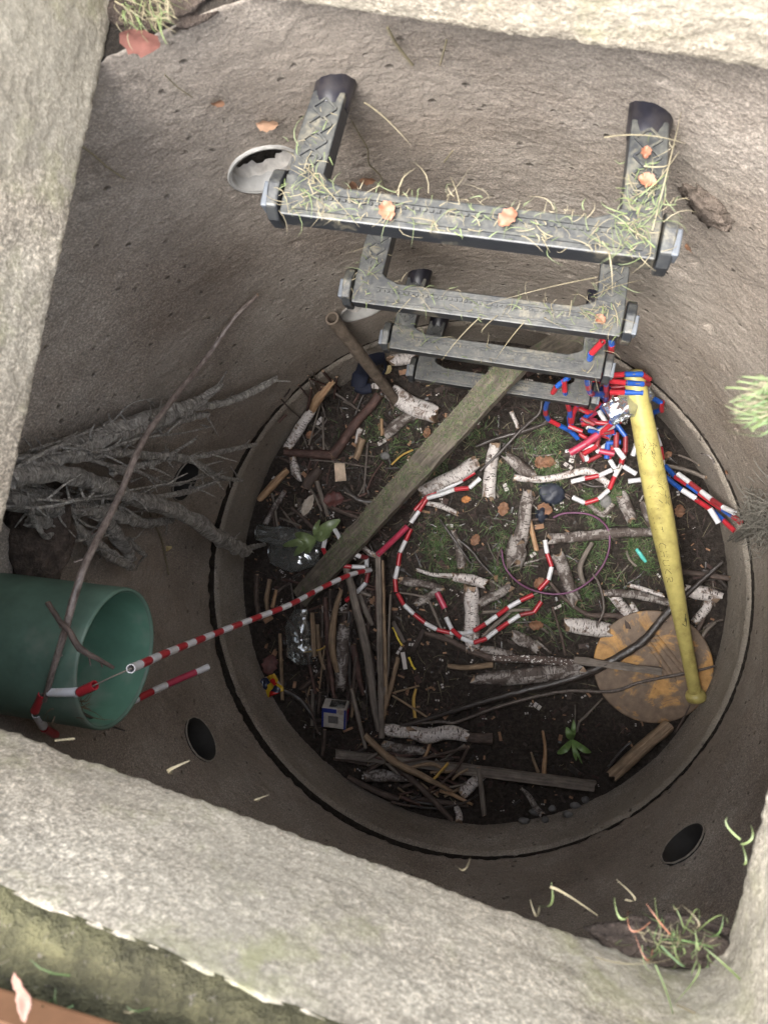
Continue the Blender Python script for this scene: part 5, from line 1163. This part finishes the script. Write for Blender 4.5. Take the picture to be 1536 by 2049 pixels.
def tuft(pts,label,mats,name='grass_tuft',grp=None,cat='grass tuft'):
    mb=MB()
    for (x0,y0,z0),(x1,y1,z1),w_,mi in pts:
        a_=at(x0,y0,z0); b_=at(x1,y1,z1); mb.blade(a_,b_,w_,(R.gauss(0,.004),R.gauss(0,.004),R.uniform(0,.01)),mi,7)
    return tag(mb.build(name,mats),label,cat,grp)
GM=[GRS[0],GRS[3],GRS[2],ORL]
tp=[]
for k in range(95):
    x=R.uniform(240,340); y=R.uniform(-15,45); l=R.uniform(20,70); a_=R.uniform(.1,1.9); tp.append(((x,y,1.072+R.uniform(0,.02)),(x+l*math.cos(a_),y+l*math.sin(a_),1.075+R.uniform(-.015,.03)),R.uniform(.0007,.0015),R.choice((1,2,2))))
tuft(tp,'pale hay like grass tuft hanging in the top left corner of the opening',GM)
tp=[]
for k in range(60):
    x=R.gauss(1355,38); y=R.gauss(1880,18); l=R.uniform(15,70); a_=R.uniform(0,2*PI); tp.append(((x,y,1.06+R.uniform(0,.03)),(x+l*math.cos(a_),y+l*math.sin(a_)*.8,1.06+R.uniform(0,.05)),R.uniform(.0006,.0014),R.choice((0,1,1,2,2))))
for q in [((1400,1900),(1390,1860),1),((1480,1960),(1402,1892),1),((1515,2000),(1470,1955),1),((1395,1925),(1345,2010),1),((1310,1930),(1350,2060),1),((1352,2010),(1440,2070),2),((1340,1870),(1292,1808),3),((1385,1860),(1365,1812),2),((1305,1900),(1270,1872),3),((1190,1915),(1338,1920),2),((1250,1800),(1232,1760),2),((1265,1826),(1228,1796),1),((1300,1845),(1255,1820),3),((1100,1775),(1195,1832),2),((1480,1680),(1455,1635),1),((1482,1690),(1500,1650),1),((1484,1730),(1482,1685),1)]:
    tp.append(((*q[0],1.10),(*q[1],1.10),R.uniform(.0009,.0019),q[2]))
tuft(tp,'loose green and straw coloured grass tuft in the lower right corner of the opening',GM)
tp=[]
for k in range(150):
    x=R.uniform(1522,1590); y=R.uniform(770,840); tp.append(((x,y,1.12),(x-R.uniform(20,75),y+R.uniform(-25,30),1.11+R.uniform(-.01,.02)),R.uniform(.0005,.0011),R.choice((1,1,2,0))))
tp+=[((1570,758,1.12),(1484,753,1.12),.0018,1),((1560,775,1.12),(1503,768,1.12),.0012,1)]
tuft(tp,'bright hay coloured grass tuft reaching in from the right edge',GM)
tuft([((1080,1812,1.06),(1102,1765,1.08),.002,1),((1078,1815,1.06),(1060,1800,1.07),.002,2)],'single yellow green blade standing on the near slab edge, left of the corner tuft',GM,cat='grass blade')
tuft([((345,1545,1.06),(380,1522,1.07),.003,2),((150,1478,1.06),(118,1482,1.065),.0015,2),((520,1600,1.055),(540,1590,1.06),.001,2),((905,1722,1.055),(940,1716,1.06),.0015,2)],'few dry straw bits along the edge of the near slab face',GM,'straw_bits',cat='straw')
tuft([((600,430-0,.95),(640,300,.96),.001,2)],'x',GM) if 0 else None
# stems on the upper wall
def wstem(pts,label,w_=.0009,m_=2):
    mb=MB(); P=[wall(x,y,RAD-.006) for x,y in pts]; mb.tube(P,w_,5,0,0,.2,step=.01); tag(mb.build('dry_grass_stalk',GM[m_]),label,'dry stem','dry stems on the upper wall')
wstem([(160,290),(190,312),(215,335),(250,358)],'thin dry stem sticking out past the left slab edge')
wstem([(704,243),(722,275),(736,300),(738,330),(760,350),(772,390)],'long dry stem on the wall inside the top step')
wstem([(775,55),(790,85),(825,130)],'pale dry stem below the upper slab edge',.0013)
wstem([(330,150),(355,175),(385,195)],'faint dry stem near the tiny reddish leaf',.0006)
wstem([(880,130),(888,100),(893,80)],'short yellowish stem on the upper wall')
wstem([(888,325),(905,302)],'short pale stem in the middle of the upper wall')
for (pp,lb) in ((((292,1005),(305,1040),(322,1075),(330,1110),(338,1150)),'brown dangling root hair right of the dark root tangle'),(((240,975),(225,1010),(200,1040)),'x'),(((380,935),(350,970),(325,995)),'x')):
    if lb!='x': wstem(pp,lb,.0013)
sheet('leaf',(335,1098),.018,.008,20,LEAFY,'small pale dead leaf dangling on the root hair','leaf',zz=.36,leaf=1)
mb=MB()                                                   # fibrous root tuft at the right edge
for k in range(900):
    x=R.gauss(1520,22); y=R.gauss(1035,30)
    if x<1478+abs(y-1035)*.35: continue
    p=wall(x,y,RAD-R.uniform(.002,.022)); q=p+Vector((R.gauss(0,.014),R.gauss(0,.014),R.gauss(0,.012)))
    if math.hypot(q.x,q.y)>RAD-.002: continue
    mb.blade(p,q,R.uniform(.0006,.0018),(R.gauss(0,.004),R.gauss(0,.004),R.gauss(0,.004)),0,3)
for k in range(6):
    a_=wall(1515+R.uniform(-10,10),1040+R.uniform(-15,20),RAD-.014); b_=wall(1455+R.uniform(0,20),1078+R.uniform(-14,10),RAD-.02); mb.tube([a_,a_.lerp(b_,.5)+Vector((0,0,.006)),b_],[.004,.003,.0015],6,0,0,.2)
tag(mb.build('root_tuft',TUFT),'hairy grey tuft of fibrous roots at the right wall holding the cord bundle','root tuft')
for (cx_,cy_,lb_) in ((300,5,'crumbly soil lump under the grass in the top left corner'),(1345,1885,'crumbly soil lump under the corner grass tuft, lower right')):
    c=at(cx_,cy_,1.052); mb=MB(); n=24; vs=[];fs=[]
    for i in range(n):
        for j in range(n):
            th=PI*i/(n-1); ph=2*PI*j/n; q=Vector((math.sin(th)*math.cos(ph),math.sin(th)*math.sin(ph),math.cos(th))); r_=1+.4*fbm(q*2.5+Vector((cx_,0,0)),4)
            vs.append(c+(Vector((q.x*.05,q.y*.022,q.z*.012)) if cx_<500 else Vector((q.x*.045,q.y*.014,q.z*.012)))*r_)
    for i in range(n-1):
        for j in range(n): fs.append((i*n+j,i*n+(j+1)%n,(i+1)*n+(j+1)%n,(i+1)*n+j))
    mb.add(vs,fs); tag(mb.build('earth_clod',MC['brown_earth']),lb_,'earth clod')
# things outside on the ground, lower left
P_=at(-20,2012,1.25); Q_=at(195,2078,1.25); d=(Q_-P_).normalized(); n_=Vector((d.y,-d.x,0)); n_=n_ if n_.y<0 else -n_
mb=MB(); mb.box((P_+Q_)/2+n_*.05+Vector((0,0,-.002)),d*.16,n_*.05,Vector((0,0,.012)))
tag(mb.build('terracotta_board',plain('orange_brown_board',(.21,.10,.05),.6,.25,25,bmp=.2),bevel=.004),'orange brown flat board at the lower left corner outside the opening','board')
mb=MB()
for k in range(2500):
    p,dn=LP[R.randrange(len(LP))]; o_=R.uniform(.02,.22); c=p+dn*o_; c.z=1.232
    c+=Vector((R.gauss(0,.01),R.gauss(0,.01),0)); mb.blade(c,c+Vector((R.gauss(0,.012),R.gauss(0,.012),R.uniform(.002,.02))),R.uniform(.0008,.0018),(0,0,.003),R.choice((0,1,2)),3)
stuff(mb.build('surface_grass',[GRS[0],GRS[2],GRS[1]],origin=(0,0,0)),'short grass and moss on the muddy ground around the opening','grass')
sheet('leaf',(45,1992),.024,.006,95,plain('pink_dry_leaf',(.16,.08,.055),.6,.3),'narrow pinkish dry leaf on the edge of the orange brown board','leaf',zz=1.262,leaf=1)
